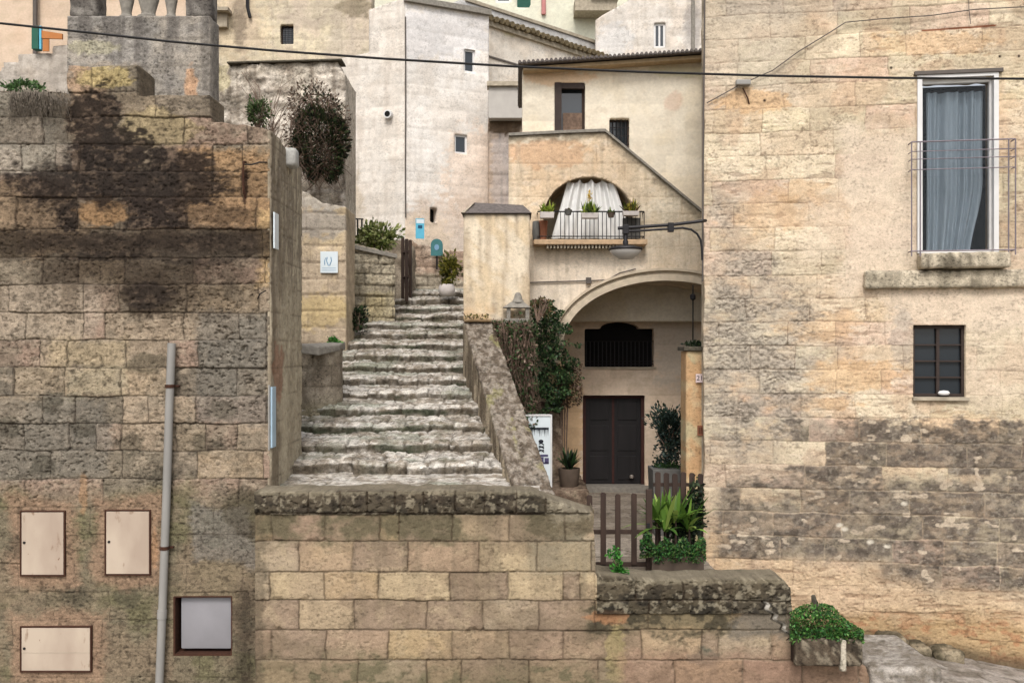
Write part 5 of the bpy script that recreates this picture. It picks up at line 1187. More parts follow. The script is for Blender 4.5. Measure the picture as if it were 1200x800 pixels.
m.prism([(X_(634 + 3 * math.cos(t), 13.68), Z_(517 + 2.2 * math.sin(t), 13.68)) for t in np.linspace(0, 6.28, 10)[:-1]], 13.684, 13.689)
for i in range(5): m.tube([(X_(631.5, 13.68), 13.685, Z_(520 + i * 2.1, 13.68)), (X_(634.5, 13.68), 13.685, Z_(519 + i * 2.1 + (i % 2) * 2, 13.68)), (X_(637.5, 13.68), 13.685, Z_(521 + i * 2.1, 13.68))], .008, 4)
m.build('black_figure', M['ink'], r)
m = MB()
for x, y, w_, h_ in [(633, 532, 9, 2.5), (634, 535, 3, 7), (638, 536, 5, 6), (635, 541, 8, 2)]: sq(x, y, w_, h_)
m.build('violet_print', M['ink2'], r)

# ================================================================== HEAD OF THE STAIRS
r = empty('wooden_gate', at(470, 347, 19.4), 'open dark wooden gate standing at the head of the steps', 'gate')
for i, (x, y0, y1, d) in enumerate([(464, 300, 348, 19.7), (467.5, 283, 348, 19.3), (472, 278, 347, 19.0), (476.5, 280, 347, 18.7)]):
    m = MB(); c0, c1 = at(x, y1, d), at(x, y0, d); m.box(c0[0] - .032, c0[0] + .032, d - .03, d + .03, c0[2] - .1, c1[2]); m.build('picket', M['wood'], r, bevel=.006)
for y in (296, 325):
    m = MB(); m.tube([at(462, y + 2, 19.75), at(479, y - 1, 18.65)], .035, 4); m.build('rail', M['wood'], r)
m = MB(); c0 = at(481, 348, 19.1); m.box(c0[0] - .04, c0[0] + .02, 19.1, 19.2, c0[2] - .1, at(481, 281, 19.1)[2]); m.build('gate_post', M['wood'], r)
r = empty('railing', at(416, 275, 19), 'short black iron railing on the wall left of the leafy bush', 'railing')
for x in (410, 414.5, 419, 424):
    m = MB(); m.tube([at(x, 279, 18.2), at(x, 256, 18.2)], .018, 5); m.build('bar', M['iron'], r)
for y in (256, 276):
    m = MB(); m.tube([at(408, y, 18.2), at(426, y + 1, 18.2)], .014, 5); m.build('rail', M['iron'], r)
q = rough_box('stone_wall', X_(404, 19.3), X_(480, 19.3), 19.0, 20.6, ZC - .5, Z_(282, 19.0), .08, .08, 521, lambda x, y, z, a, b: mix(np.tile(C(180, 166, 146), (len(x), 1)), C(140, 126, 108), ss(-.1, .1, a)), M['rubble']); tag(q, 'earth bank wall behind the leafy bush left of the gate', 'wall')

GR = [C(70, 96, 40), C(96, 122, 56), C(52, 74, 32), C(128, 148, 74)]
DG = [C(30, 44, 26), C(44, 60, 34), C(22, 34, 22), C(60, 78, 44)]
BG = [C(50, 118, 40), C(70, 146, 52), C(36, 88, 34), C(96, 168, 70)]
DRY = [C(104, 82, 66), C(130, 106, 84), C(78, 60, 50), C(92, 90, 56)]
def bush(name, label, c, r_, n, size, cols, seed, stem=True, cat='shrub', lump=.45, group=None, pot=None, parts=3, hollow=.35, base=None):
    root = empty(name, base or (c[0], c[1], c[2] - r_[2]), label, cat, group)
    rs = np.random.RandomState(seed); P_ = [blobpts(int(n * .5), c, r_, seed, lump=lump, hollow=hollow)]
    for k in range(9):
        d = rs.normal(size=3); d /= np.linalg.norm(d); cc2 = np.array(c) + d * np.array(r_) * .62; P_.append(blobpts(int(n / 18), cc2, np.array(r_) * .38, seed + k + 1, lump=.5, hollow=.2))
    leaves('foliage', np.concatenate(P_), size, cols, root, seed)
    if stem:
        pl = []
        for k in range(14):
            d = rs.normal(size=3); d[2] = abs(d[2]) + .2; d /= np.linalg.norm(d); b0 = np.array(base or (c[0], c[1], c[2] - r_[2])); e_ = np.array(c) + d * np.array(r_) * .85; mid = (b0 + e_) / 2 + rs.normal(size=3) * .04 * max(r_); pl.append([b0, mid, e_])
        twigs('stem', pl, .012, M['twig'], root)
    return root
b = bush('leafy_bush', 'bright leafy bush spilling over the drystone wall left of the wooden gate', at(441, 277, 17.8), (.42, .3, .30), 1500, .085, [C(110, 124, 60), C(144, 152, 86), C(78, 94, 44), C(164, 168, 110)], 3, base=at(440, 292, 17.8))
b = bush('leafy_bush', 'small dark plant in the corner at the foot of the drystone wall', at(419, 374, 16.3), (.21, .15, .22), 700, .06, DG, 5, base=at(419, 388, 16.3))
b = bush('leafy_bush', 'small bright green tuft on top of the rounded wall', at(391, 400, 13.3), (.10, .08, .08), 260, .045, BG, 7, base=at(391, 408, 13.3))
pot = empty('potted_shrub', at(524, 347, 18.6), 'olive green shrub in a round whitewashed pot at the top of the steps', 'potted plant')
m = MB(); c0 = at(523.5, 347, 18.6); m.lathe(c0, [(.09, 0), (.13, .02), (.165, .1), (.16, .18), (.13, .235), (.12, .235), (.1, .2)], 20); m.build('pot', M['pot'], pot, True)
leaves('foliage', np.concatenate([blobpts(700, at(527, 314, 18.6), (.21, .2, .27), 9, lump=.6, hollow=.1), blobpts(200, at(523, 332, 18.6), (.12, .12, .14), 19, hollow=.1)]), .085, [C(112, 112, 40), C(146, 138, 56), C(82, 84, 34)], pot, 9)
twigs('stem', [[(c0[0], c0[1], c0[2] + .2), at(524 + k, 325, 18.6), at(518 + k * 4, 306 + abs(k - 2) * 4, 18.6)] for k in range(5)], .012, M['twig'], pot)

# ================================================================== DRY BUSH AND CREEPERS
r = empty('dry_creeper', at(375, 205, 16.2), 'big dome of dry brown creeper with dark green leaves inside, hanging beside the tower house', 'creeper')
cb = np.array(at(373, 160, 16.3)); rs = np.random.RandomState(11); pl = []
for k in range(430):
    d = rs.normal(size=3); d /= np.linalg.norm(d); d[1] = -abs(d[1]); R3 = np.array([.50, .40, .78]); p0 = cb + d * R3 * rs.uniform(.6, .98); t = rs.normal(size=3); t -= d * t.dot(d); t /= np.linalg.norm(t); t[2] -= .5
    L = rs.uniform(.15, .42); pl.append([p0, p0 + t * L * .5 + d * .05, p0 + t * L + np.array([0, 0, -.08])])
twigs('stem', pl, .0085, M['twig'], r)
leaves('foliage', np.concatenate([blobpts(4200, cb + (.08, -.10, -.14), (.50, .44, .66), 13, lump=.3, hollow=.7), blobpts(900, cb + (.0, .0, .2), (.46, .40, .56), 14)]), .07, [C(50, 62, 38), C(66, 78, 44), C(36, 44, 30), C(92, 76, 60)], r, 13)
leaves('dead_foliage', blobpts(1900, cb + (-.04, 0, .18), (.52, .42, .66), 15, hollow=.8), .05, [C(116, 98, 84), C(142, 122, 104), C(86, 72, 60)], r, 15)
b = bush('leafy_bush', 'loose green plant growing from the rubble slope behind the old wall', at(302, 131, 15.2), (.21, .16, .26), 800, .055, [C(84, 104, 60), C(110, 128, 80), C(62, 80, 44)], 17, base=at(302, 155, 15.2))
r = empty('dry_branches', at(312, 200, 15.4), 'bare grey branches tangled over the rubble slope behind the old wall', 'branches')
pl = []
for k in range(46):
    x0 = rs.uniform(308, 322); y0 = rs.uniform(150, 215); x1 = x0 + rs.uniform(-45, 50); y1 = y0 - rs.uniform(20, 90); d = rs.uniform(15.3, 15.9)
    pl.append([at(x0, y0, d), at((x0 * .6 + x1 * .4) + rs.uniform(-5, 5), (y0 + y1) / 2 - 8, d), at(x1, max(y1, 84), d)])
twigs('branch', pl, .0075, M['twig'], r)
pl = []
for k in range(80):
    x0 = rs.uniform(322, 346); y0 = rs.uniform(170, 240); pl.append([at(x0, y0, 11.9), at(x0 + rs.uniform(-2, 3), y0 + 14, 11.8), at(x0 + rs.uniform(-3, 4), y0 + rs.uniform(25, 50), 11.8)])
r = empty('hanging_roots', at(335, 230, 11.9), 'curtain of dry brown roots hanging behind the end of the old wall', 'roots'); twigs('strand', pl, .008, M['twig'], r)
# plants along the old wall's top
b = bush('leafy_bush', 'grey green plant trailing over the top of the old wall at the far left', at(28, 104, 10.25), (.27, .14, .10), 700, .042, [C(84, 118, 66), C(112, 146, 88), C(70, 92, 56)], 21, stem=False)
r = empty('dry_creeper', at(45, 125, 10), 'dry brown creeper hanging below the green plant at the far left', 'creeper'); pl = []
for k in range(170):
    x0 = rs.uniform(10, 82); y0 = rs.uniform(104, 122); pl.append([at(x0, y0, 9.98), at(x0 + rs.uniform(-4, 4), y0 + 8, 9.93), at(x0 + rs.uniform(-6, 6), y0 + rs.uniform(10, 28), 9.95)])
twigs('stem', pl, .005, pm('grey_dry_twig', C(110, 100, 88), .9, .3, 20, .1), r)

# creeper on the retaining wall under the pillar
r = empty('dry_creeper', at(600, 470, 13.85), 'dry reddish brown creeper covering the wall below the plastered pillar', 'creeper')
rs = np.random.RandomState(31); pts = []
k = 0
while k < 2700:
    y = rs.uniform(366, 502); xl = 576 + max(0, (y - 380)) * .31; x = rs.uniform(xl, 630)
    dn = float(fbm(np.array([x * .11]), np.array([y * .08]), 38)[0]) - (.3 if y < 376 else 0) - (.12 if x > 624 else 0)
    if dn < rs.uniform(.18, .42): continue
    k += 1; pts.append(at(x, y, 13.86 - .22 * float(fbm(np.array([x * .16]), np.array([y * .12]), 39)[0]) + rs.normal() * .04))
leaves('foliage', np.array(pts), .055, [C(122, 100, 84), C(140, 118, 100), C(70, 90, 50), C(70, 84, 50), C(52, 76, 42)], r, 31)
pl = []
for k in range(140):
    x0 = rs.uniform(578, 624); y0 = rs.uniform(372, 450); pl.append([at(x0, y0, 13.82), at(x0 + rs.uniform(-5, 5), y0 + 16, 13.66), at(x0 + rs.uniform(-4, 12), y0 + rs.uniform(25, 60), 13.74)])
twigs('stem', pl, .007, M['twig'], r)
r = empty('ivy', at(650, 400, 14.6), 'thick dark green ivy hanging left of the portal', 'ivy')
pts = []; k = 0
while k < 5600:
    y = rs.uniform(352, 492); xl = 616 + 6 * math.sin(y * .11) + max(0, y - 430) * .25; xr = float(np.interp(y, [352, 366, 385, 410, 440, 465, 492], [646, 656, 668, 675, 676, 668, 646])) + 6 * math.sin(y * .33)
    x = rs.uniform(xl - 4, xr + 4)
    dn = float(fbm(np.array([x * .09]), np.array([y * .07]), 34)[0]) - .22 * (abs((x - xl) / (xr - xl) - .5) * 2) ** 3 - .15 * max(0, (y - 455) / 35)
    if dn < rs.uniform(.22, .46): continue
    k += 1; bul = float(fbm(np.array([x * .12]), np.array([y * .1]), 36)[0]); pts.append(at(x, y, 14.95 - .5 * bul * math.sin(math.pi * min(max((x - xl) / (xr - xl), 0.05), .95)) + rs.normal() * .06))
leaves('foliage', np.array(pts), .052, [C(44, 68, 40), C(60, 90, 52), C(30, 48, 32), C(52, 60, 36), C(84, 114, 66), C(70, 98, 54)], r, 33)
pts = []
for k in range(900):
    x = rs.uniform(652, 682); y = rs.uniform(430, 478) ; pts.append(at(x, y - abs(x - 666) * .3, 15.0 + rs.normal() * .05))
leaves('withered_foliage', np.array(pts), .05, DRY, r, 35)
pl = [[at(654 + k * 3, 440, 15.05), at(656 + k * 3, 480, 15.05), at(657 + 2 * k, 545, 15.1)] for k in range(4)]; twigs('stem', pl, .02, M['twig'], r, 5)
o = bush('leafy_bush', 'reddish twiggy plant on the wall between the pillar and the ivy', at(634, 360, 14.2), (.20, .12, .18), 420, .045, [C(110, 78, 60), C(132, 112, 78), C(86, 96, 56)], 37, base=at(630, 378, 14.1))
o = rough_box('stone_wall', X_(583, 13.9), X_(624, 13.9), 13.9, 14.16, ZC - 2.7, Z_(380, 13.9), .05, .05, 472, brown, M['rubble']); tag(o, 'low wall under the stone ornament, hidden by dry reddish creeper', 'wall')
# small stone ornament
r = empty('stone_ornament', at(607, 380, 13.9), 'grey weathered stone lantern with a pointed top on the wall beside the ivy', 'ornament')
c0 = at(607, 378, 14.03)
m = MB(); m.box(c0[0] - .21, c0[0] + .17, 13.9, 14.15, c0[2] - .02, c0[2] + .06); m.build('base', M['stonegrey'], r, bevel=.012)
for dx in (-.17, .11): m = MB(); m.box(c0[0] + dx, c0[0] + dx + .06, 13.92, 14.13, c0[2] + .06, c0[2] + .22); m.build('post', M['stonegrey'], r, bevel=.01)
m = MB(); m.hull([(c0[0] - .23, 13.88, c0[2] + .22), (c0[0] + .2, 13.88, c0[2] + .22), (c0[0] + .2, 14.17, c0[2] + .22), (c0[0] - .23, 14.17, c0[2] + .22)], [(c0[0] - .1, 13.98, c0[2] + .31), (c0[0] + .08, 13.98, c0[2] + .31), (c0[0] + .08, 14.08, c0[2] + .31), (c0[0] - .1, 14.08, c0[2] + .31)])
m.lathe((c0[0], 14.03, c0[2] + .30), [(.1, 0), (.07, .05), (.05, .12), (.03, .15)], 10); m.build('roof', M['stonegrey'], r, bevel=.01)
pts = [at(548 + 7 * (k % 4) + rs.uniform(-4, 4), 374 - rs.uniform(0, 6), 14.12) for k in range(120)]
o = leaves('grass_tuft', np.array(pts), .035, [C(96, 80, 60), C(150, 140, 60), C(80, 84, 50)], None, 41); tag(o, 'dry weeds growing along the foot of the plastered pillar', 'weeds')

# pot beside the dark door
pot = empty('potted_plant', at(667, 571, 13.9), 'strap leaved plant in a dark tub left of the dark door', 'potted plant')
c0 = at(667, 572, 13.9); m = MB(); m.lathe(c0, [(.11, 0), (.13, .05), (.155, .2), (.16, .3), (.14, .3), (.13, .26)], 20); m.build('pot', M['brownpot'], pot, True)
blades('foliage', (c0[0], c0[1], c0[2] + .28), 46, .34, .045, DG + [C(60, 92, 50)], pot, 43, .9)

# ================================================================== GATE, FENCE AND FRONT PLANTS
DG_ = 10.25
r = empty('picket_gate', at(724, 664, DG_), 'low dark picket gate in the gap of the front wall', 'gate')
def picket(px, w_, y0, y1, d, par, name='picket', mat=None):
    m = MB(); x = X_(px, d); hw = w_ / 2 / F * d; z0, z1 = Z_(y1, d), Z_(y0, d)
    m.prism([(x - hw, z0), (x + hw, z0), (x + hw * .95, z1 - .01), (x + hw * .5, z1), (x - hw * .5, z1 + .004), (x - hw, z1 - .015)], d - .012, d + .012); return m.build(name, mat or M['wood'], par, bevel=.003)
for x, y0 in ((691, 580), (707, 577), (724, 579), (743, 578)): picket(x, 6.5, y0, 661, DG_, r)
m = MB(); m.box(X_(688, DG_), X_(762, DG_), DG_ + .014, DG_ + .05, Z_(626, DG_), Z_(621, DG_)); m.build('rail', M['wood'], r, bevel=.004)
m = MB(); m.box(X_(688, DG_), X_(762, DG_), DG_ + .014, DG_ + .05, Z_(664, DG_), Z_(659, DG_)); m.build('rail', M['wood'], r, bevel=.004)
m = MB(); m.box(X_(757, DG_), X_(764, DG_), DG_ - .03, DG_ + .03, ZC - 2.55, Z_(573, DG_)); m.build('gate_post', M['wood'], r, bevel=.005)
m = MB(); m.box(X_(757.5, DG_), X_(761, DG_), DG_ - .045, DG_ - .031, Z_(632, DG_), Z_(612, DG_)); m.build('latch', M['iron'], r)
r = empty('picket_fence', at(796, 660, 10.7), 'dark picket fence behind the green plants beside the sandy house', 'fence')
for i, x in enumerate((771, 781, 791, 801, 811, 821)): picket(x, 6.5, 553 + (i % 3), 665, 10.7, r)
for y in (566, 612): m = MB(); m.box(X_(766, 10.7), X_(826, 10.7), 10.715, 10.75, Z_(y + 4, 10.7), Z_(y, 10.7)); m.build('rail', M['wood'], r, bevel=.004)
# planter box
r = empty('planter_box', at(793, 678, 10.2), 'brown planter box crowded with bright green trailing leaves', 'planter')
m = MB(); x0, x1 = X_(764, 10.1), X_(825, 10.1); z0, z1 = Z_(682, 10.1), Z_(652, 10.1)
m.box(x0, x1, 10.1, 10.13, z0, z1); m.box(x0, x1, 10.35, 10.38, z0, z1); m.box(x0, x0 + .03, 10.13, 10.35, z0, z1); m.box(x1 - .03, x1, 10.13, 10.35, z0, z1); m.build('box', M['brownpot'], r, bevel=.004)
m = MB(); m.box(x0 + .03, x1 - .03, 10.13, 10.35, z0, z1 - .03); m.build('soil', M['soil'], r)
pts = []
for k in range(3000):
    x = rs.uniform(750, 827); t = rs.uniform(0, 1); y = 656 - (26 + 5 * math.sin(x * .3)) * t ** .7 + (4 if x > 764 else -2); pts.append(at(x, y, 10.05 + rs.uniform(-.06, .3) - .03 * t))
leaves('foliage', np.array(pts), .034, [C(54, 102, 44), C(74, 128, 56), C(38, 76, 36), C(28, 56, 30), C(92, 112, 56)], r, 45)
r = empty('strap_leaf_plant', at(795, 640, 10.5), 'tall plant with broad yellowish green strap leaves behind the planter box', 'plant')
for k, (x, y, L) in enumerate([(780, 622, .56), (792, 612, .48), (770, 612, .42), (808, 622, .5)]):
    blades('foliage', at(x, y, 10.42 + .03 * k), 20, L, .055, [C(96, 132, 48), C(122, 156, 62), C(70, 104, 40), C(146, 168, 80)], r, 47 + k, 1.1, droop=.9)
twigs('stem', [[at(x, 655, 10.45), at(x, 630, 10.43), at(x, y, 10.42)] for x, y in [(780, 620), (792, 610), (770, 612), (808, 620)]], .02, M['wood'], r, 5)
leaves('dark_foliage', np.concatenate([blobpts(1300, at(800, 612, 10.55), (.26, .07, .26), 51, hollow=.1), blobpts(500, at(815, 590, 10.6), (.1, .06, .3), 52, hollow=.1)]), .05, DG, r, 51)
# weed on the ledge
r = empty('weed', at(724, 682, 9.8), 'bright green weed growing from the ledge in front of the picket gate', 'weed')
leaves('foliage', np.concatenate([blobpts(420, at(725, 668, 9.72), (.085, .06, .11), 53, hollow=.1, lump=.6), blobpts(120, at(722, 650, 9.72), (.06, .04, .09), 54, hollow=.1), blobpts(40, at(714, 648, 9.72), (.03, .03, .05), 55, hollow=.1)]), .035, BG, r, 53)
twigs('stem', [[at(724, 684, 9.75), at(723, 668, 9.72), at(722 + k * 3 - 4, 648, 9.72)] for k in range(4)], .005, M['twig'], r)

# planter on the front wall's end
r = empty('stone_planter', at(972, 779, 9.3), 'dark weathered stone trough full of green clover at the low wall end', 'planter')
x0, x1 = X_(931, 9.3), X_(1010, 9.3); z0, z1 = Z_(780, 9.3), Z_(749, 9.3)
dk = lambda x, y, z, a, b: mix(mix(np.tile(C(92, 80, 66), (len(x), 1)), C(64, 56, 46), ss(-.1, .1, a)), C(150, 138, 118), ss(.04, .14, b) * .7)
for a, b in ((x0, X_(985, 9.3)), (X_(991, 9.3), x1)): rough_box('trough_side', a, b, 9.28, 9.36, z0, z1, .025, .025, int(a * 99), dk, M['old'], r, .02)
rough_box('trough_joint', X_(984.5, 9.3), X_(991.5, 9.3), 9.272, 9.36, z0 - .05, z1 + .005, .025, .01, 77, lambda x, y, z, a, b: np.tile(C(196, 186, 166), (len(x), 1)), M['old'], r, .01)
m = MB(); m.box(x0 + .02, x1 - .02, 9.36, 9.85, z0, z1 - .03); m.build('soil', M['soil'], r)
pts = []
for k in range(4200):
    x = rs.uniform(926, 1012); top = np.interp(x, [926, 940, 955, 975, 990, 1012], [720, 712, 708, 712, 728, 742]); t = rs.uniform(0, 1) ** .8; y = 757 - (757 - top) * t - 3; pts.append(at(x, y, 9.27 + rs.uniform(0, .45) * (.3 + t)))
leaves('foliage', np.array(pts), .032, [C(52, 104, 42), C(74, 132, 54), C(36, 76, 32), C(104, 148, 72), C(88, 96, 50)], r, 57)
m = MB(); m.tube([at(957, 725, 9.5), at(955, 708, 9.5), at(953, 697, 9.5)], [.04, .036, .02], 6); tag(m.build('old_stump', M['stonedark'], None), 'short dark stump poking out of the clover in the stone trough', 'stump')

# slab and edge stones at the street
sc_ = lambda x, y, z, a, b: mix(mix(np.tile(C(176, 168, 158), (len(x), 1)), C(146, 137, 126), ss(-.1, .1, a)), C(112, 102, 88), ss(.0, .10, b) * .7)
o = rough_box('paving_slab', X_(1014, 9.6), X_(1082, 9.9), 9.45, 10.6, ZC - 3.66, ZC - 3.20, .04, .02, 61, sc_, M['road'], None, .03); tag(o, 'big worn pale slab beside the stone trough', 'slab')
for i, (x, w_, h_) in enumerate([(4.35, .3, .14), (4.68, .22, .1), (4.93, .34, .09)]):
    o = rough_box('edge_stone', x, x + w_, PR.xy and 10.98 - .15 * (x - 4.3), 11.3 - .15 * (x - 4.3), street_h(np.array([x]), np.array([11.]))[0] - .1, street_h(np.array([x]), np.array([11.]))[0] + h_, .04, .05, 63 + i, lambda x, y, z, a, b: mix(np.tile(C(150, 136, 112), (len(x), 1)), C(92, 84, 66), ss(-.08, .1, a)), M['rubble'], None, .05)
    tag(o, ['largest mossy edge stone at the foot of the sandy house', 'small middle mossy edge stone at the foot of the sandy house', 'low long edge stone at the foot of the sandy house'][i], 'stone', 'stones along the foot of the right house')

# ================================================================== POST WITH NUMBER, CLIPPED TREE
dP = 11.9
r = empty('gate_post', at(814, 600, dP), 'orange stone gate post carrying a small number plate beside the sandy house', 'post')
def oc(x, y, z, a, b): return mix(mix(np.tile(C(204, 176, 136), (len(x), 1)), C(192, 176, 138), ss(-.08, .08, a)), C(198, 156, 112), ss(.03, .12, fbm(x * 6, z * 4, 71) - .5) * .8)
rough_box('shaft', X_(804, dP), X_(826, dP) + .06, dP, dP + .4, ZC - 2.6, Z_(411, dP), .03, .012, 73, oc, M['blocks'], r, .012)
m = MB(); m.box(X_(801, dP), X_(828, dP), dP - .04, dP + .44, Z_(411, dP) + .002, Z_(406, dP)); m.build('cap', M['stonedark'], r, bevel=.01)
m = MB(); m.box(X_(815, dP), X_(826, dP), dP - .03, dP - .012, Z_(448, dP), Z_(438, dP)); npl = m.build('number_plate', pm('cream_enamel', C(226, 206, 204), .4, .05, 8, 0), r, bevel=.002)
text('digits', '21', .085, Vector((X_(819.5, dP), dP - .032, Z_(443, dP))), M['ink'], npl, .001)
m = MB(); m.box(X_(817, dP), X_(825, dP), dP - .024, dP - .01, Z_(510, dP), Z_(498, dP)); m.build('terracotta_tile', M['terra'], r, bevel=.002)
m = MB()
for i in range(3): m.box(X_(818.3 + i * 2.2, dP), X_(819.3 + i * 2.2, dP), dP - .03, dP - .0245, Z_(508, dP), Z_(500, dP))
m.build('tile_bars', M['rust'], r)
r = empty('post_plant', at(814, 406, dP), 'dark succulent spreading on top of the orange gate post', 'plant'); leaves('foliage', blobpts(260, at(814, 403, dP + .15), (.15, .14, .05), 75, hollow=.1), .04, DG, r, 75)
r = empty('hanging_cable', at(812, 340, 12.2), 'thin black cable with a small bulb socket hanging under the portal arch', 'cable')
m = MB(); m.tube([at(812, 334, 15.0), at(812, 400, 15.0)], .012, 5); m.build('cord', M['cable'], r)
m = MB(); m.lathe(at(812, 348, 15.0), [(.02, -.05), (.045, -.03), (.045, .03), (.02, .05)], 10); m.build('socket', M['iron'], r, True)

tr = empty('clipped_tree', at(785, 590, 12.9), 'small round clipped tree with dark leaves right of the dark door', 'tree')
c0 = at(784, 500, 12.9)
P_ = [blobpts(2600, c0, (.30, .28, .33), 81, lump=.45, hollow=.1), blobpts(900, at(788, 528, 12.9), (.2, .2, .26), 82, lump=.6, hollow=.2), blobpts(250, at(776, 545, 12.9), (.13, .12, .16), 83, hollow=.2)]
leaves('crown', np.concatenate(P_), .048, [C(38, 54, 50), C(54, 74, 62), C(26, 38, 34), C(74, 92, 84), C(40, 52, 34)], tr, 81)
twigs('trunk', [[at(785, 560, 12.9), at(784, 535, 12.9), at(785, 505, 12.9)]] , .028, M['twig'], tr, 6)
twigs('branch', [[at(785, 535 - k * 5, 12.9), at(778 + k * 3, 520 - k * 2, 12.8), at(768 + k * 8, 505 - k * 3, 12.8)] for k in range(5)], .012, M['twig'], tr, 4)
r = empty('square_planter', at(785, 600, 12.9), 'square grey planter holding the clipped tree', 'planter')
m = MB(); x0, x1 = X_(765, 12.65), X_(806, 12.65); m.hull([(x0 + .03, 12.68, ZC - 2.52), (x1 - .03, 12.68, ZC - 2.52), (x1 - .03, 13.1, ZC - 2.52), (x0 + .03, 13.1, ZC - 2.52)], [(x0, 12.65, Z_(550, 12.65)), (x1, 12.65, Z_(550, 12.65)), (x1, 13.13, Z_(550, 12.65)), (x0, 13.13, Z_(550, 12.65))]); m.build('box', M['greypot'], r, bevel=.008)
leaves('foliage', blobpts(420, at(785, 547, 12.85), (.24, .2, .07), 85, hollow=.1), .04, [C(66, 96, 50), C(46, 70, 38)], r, 85)

# ================================================================== STREET LAMP
dL = 11.35
lp = empty('street_lamp', at(823, 262, dL), 'black wall lamp with a wide shade on a long double bracket', 'lamp')
m = MB(); m.tube([at(827, 258.5, dL + .1), at(823, 259, dL), at(786, 263.5, dL), at(724, 267.5, dL)], .020, 8); m.build('upper_arm', M['iron'], lp, True)
cv_ = [(823, 305), (822.5, 290), (821, 281), (817, 274), (810, 269), (800, 267), (786, 268), (748, 270.5), (733, 271)]
m = MB(); m.tube([at(a, b, dL) for a, b in cv_], .014, 8); m.build('lower_arm', M['iron'], lp, True)
for x in (786, 733): m = MB(); c0 = at(x, 266.5 if x == 786 else 269, dL); m.box(c0[0] - .035, c0[0] + .035, dL - .04, dL + .04, c0[2] - .055, c0[2] + .055); m.build('clamp', M['iron'], lp, bevel=.006)
m = MB(); c0 = at(733, 288, dL); m.lathe((c0[0], c0[1], c0[2]), [(.032, 0), (.034, .05), (.022, .08), (.022, .2)], 12); m.build('stem', M['iron'], lp, True)
m = MB(); m.lathe((c0[0], c0[1], c0[2] - .055), [(.2, 0), (.208, .012), (.2, .03), (.12, .05), (.04, .065)], 32); m.build('shade', M['iron'], lp, True)
m = MB(); m.lathe((c0[0], c0[1], c0[2] - .055), [(.04, -.105), (.085, -.1), (.15, -.055), (.19, -.012), (.192, -.001)], 32); m.build('bowl', M['lampglass'], lp, True)

# ================================================================== BALCONY OF THE LOGGIA
r = empty('loggia_curtain', at(690, 281, 15.1), 'white scalloped curtain drawn open like a tent in the arched loggia', 'curtain')
V = []; nx, nz = 90, 30; d0 = DH + .12
for j in range(nz + 1):
    v = j / nz
    for i in range(nx + 1):
        t = i / nx; xl = np.interp(v, [0, 1], [666, 646]); xr = np.interp(v, [0, 1], [719, 741])
        ytop = 210 + 5 * abs(math.sin(t * math.pi * 4)) ** .7 * 1.0; y = ytop + (279.5 - ytop) * v; x = xl + (xr - xl) * t
        V.append((X_(x, d0), d0 + .03 * math.sin(t * 44) * (1 - .3 * v) + .015 * math.sin(t * 17 + 2), Z_(y, d0)))
idx = np.arange((nx + 1) * (nz + 1)).reshape(nz + 1, nx + 1); f = np.stack([idx[:-1, :-1], idx[:-1, 1:], idx[1:, 1:], idx[1:, :-1]], -1).reshape(-1, 4)
npmesh('fabric', np.array(V), f, None, M['curtainw'], r)
r = empty('balcony_railing', at(690, 281, 14.98), 'thin black iron balcony railing in front of the loggia curtain', 'railing')
dr_ = DH - .2
for i in range(21):
    x = X_(657 + i * 4.9, dr_); m = MB(); m.tube([(x, dr_, Z_(281, dr_)), (x, dr_, Z_(248, dr_))], .007, 5); m.build('bar', M['iron'], r)
for y, t in ((248, .012), (277, .009)):
    m = MB(); m.tube([(X_(630, dr_), DH, Z_(y, dr_)), (X_(630, dr_), dr_, Z_(y, dr_)), (X_(755, dr_), dr_, Z_(y, dr_)), (X_(755, dr_), DH, Z_(y, dr_))], t, 5); m.build('rail', M['iron'], r)
def wpot(label, px, y1, y0, w_, mat, leaf=None, trough=False, n=160, lc=None, lh=.2, fl=False, d=None):
    d = d or dr_ - .12
    root = empty('flower_pot', at(px, y1, d), label, 'flower pot', 'flower pots on the loggia balcony'); c = at(px, y1, d); h_ = (y1 - y0) / F * d; hw = w_ / 2 / F * d
    m = MB()
    if trough: m.hull([(c[0] - hw * .93, d - .07, c[2]), (c[0] + hw * .93, d - .07, c[2]), (c[0] + hw * .93, d + .07, c[2]), (c[0] - hw * .93, d + .07, c[2])], [(c[0] - hw, d - .08, c[2] + h_), (c[0] + hw, d - .08, c[2] + h_), (c[0] + hw, d + .08, c[2] + h_), (c[0] - hw, d + .08, c[2] + h_)])
    else: m.lathe(c, [(hw * .7, 0), (hw * .8, h_ * .3), (hw, h_ * .9), (hw * 1.05, h_), (hw * .85, h_)], 14)
    m.build('pot', mat, root, not trough, bevel=.005 if trough else 0)
    if n: blades('foliage', (c[0], c[1], c[2] + h_ * .8), n, lh, .028, lc or GR, root, int(px), 1.0)
    if n and trough: blades('foliage', (c[0] - hw * .55, c[1], c[2] + h_ * .8), n // 2, lh * .9, .028, lc or GR, root, int(px) + 1, 1.0); blades('foliage', (c[0] + hw * .55, c[1], c[2] + h_ * .8), n // 2, lh * .9, .028, lc or GR, root, int(px) + 2, 1.0)
    if fl: leaves('blossom', blobpts(90, (c[0], c[1], c[2] + h_ + .27), (.045, .04, .1), 91, hollow=.0), .03, [C(226, 190, 50), C(206, 166, 40), C(236, 208, 90)], root, 91)
    return root
YG = [C(150, 168, 60), C(176, 188, 84), C(116, 140, 48)]
wpot('lilac grey trough with yellow green tufts at the left end of the balcony', 641, 256, 249, 17, M['pot'], trough=True, n=34, lc=YG, lh=.22)
wpot('tiny grey pot left of the yellow flowers on the balcony railing', 666, 252, 246, 9, M['greypot'], n=14, lc=DRY, lh=.08)
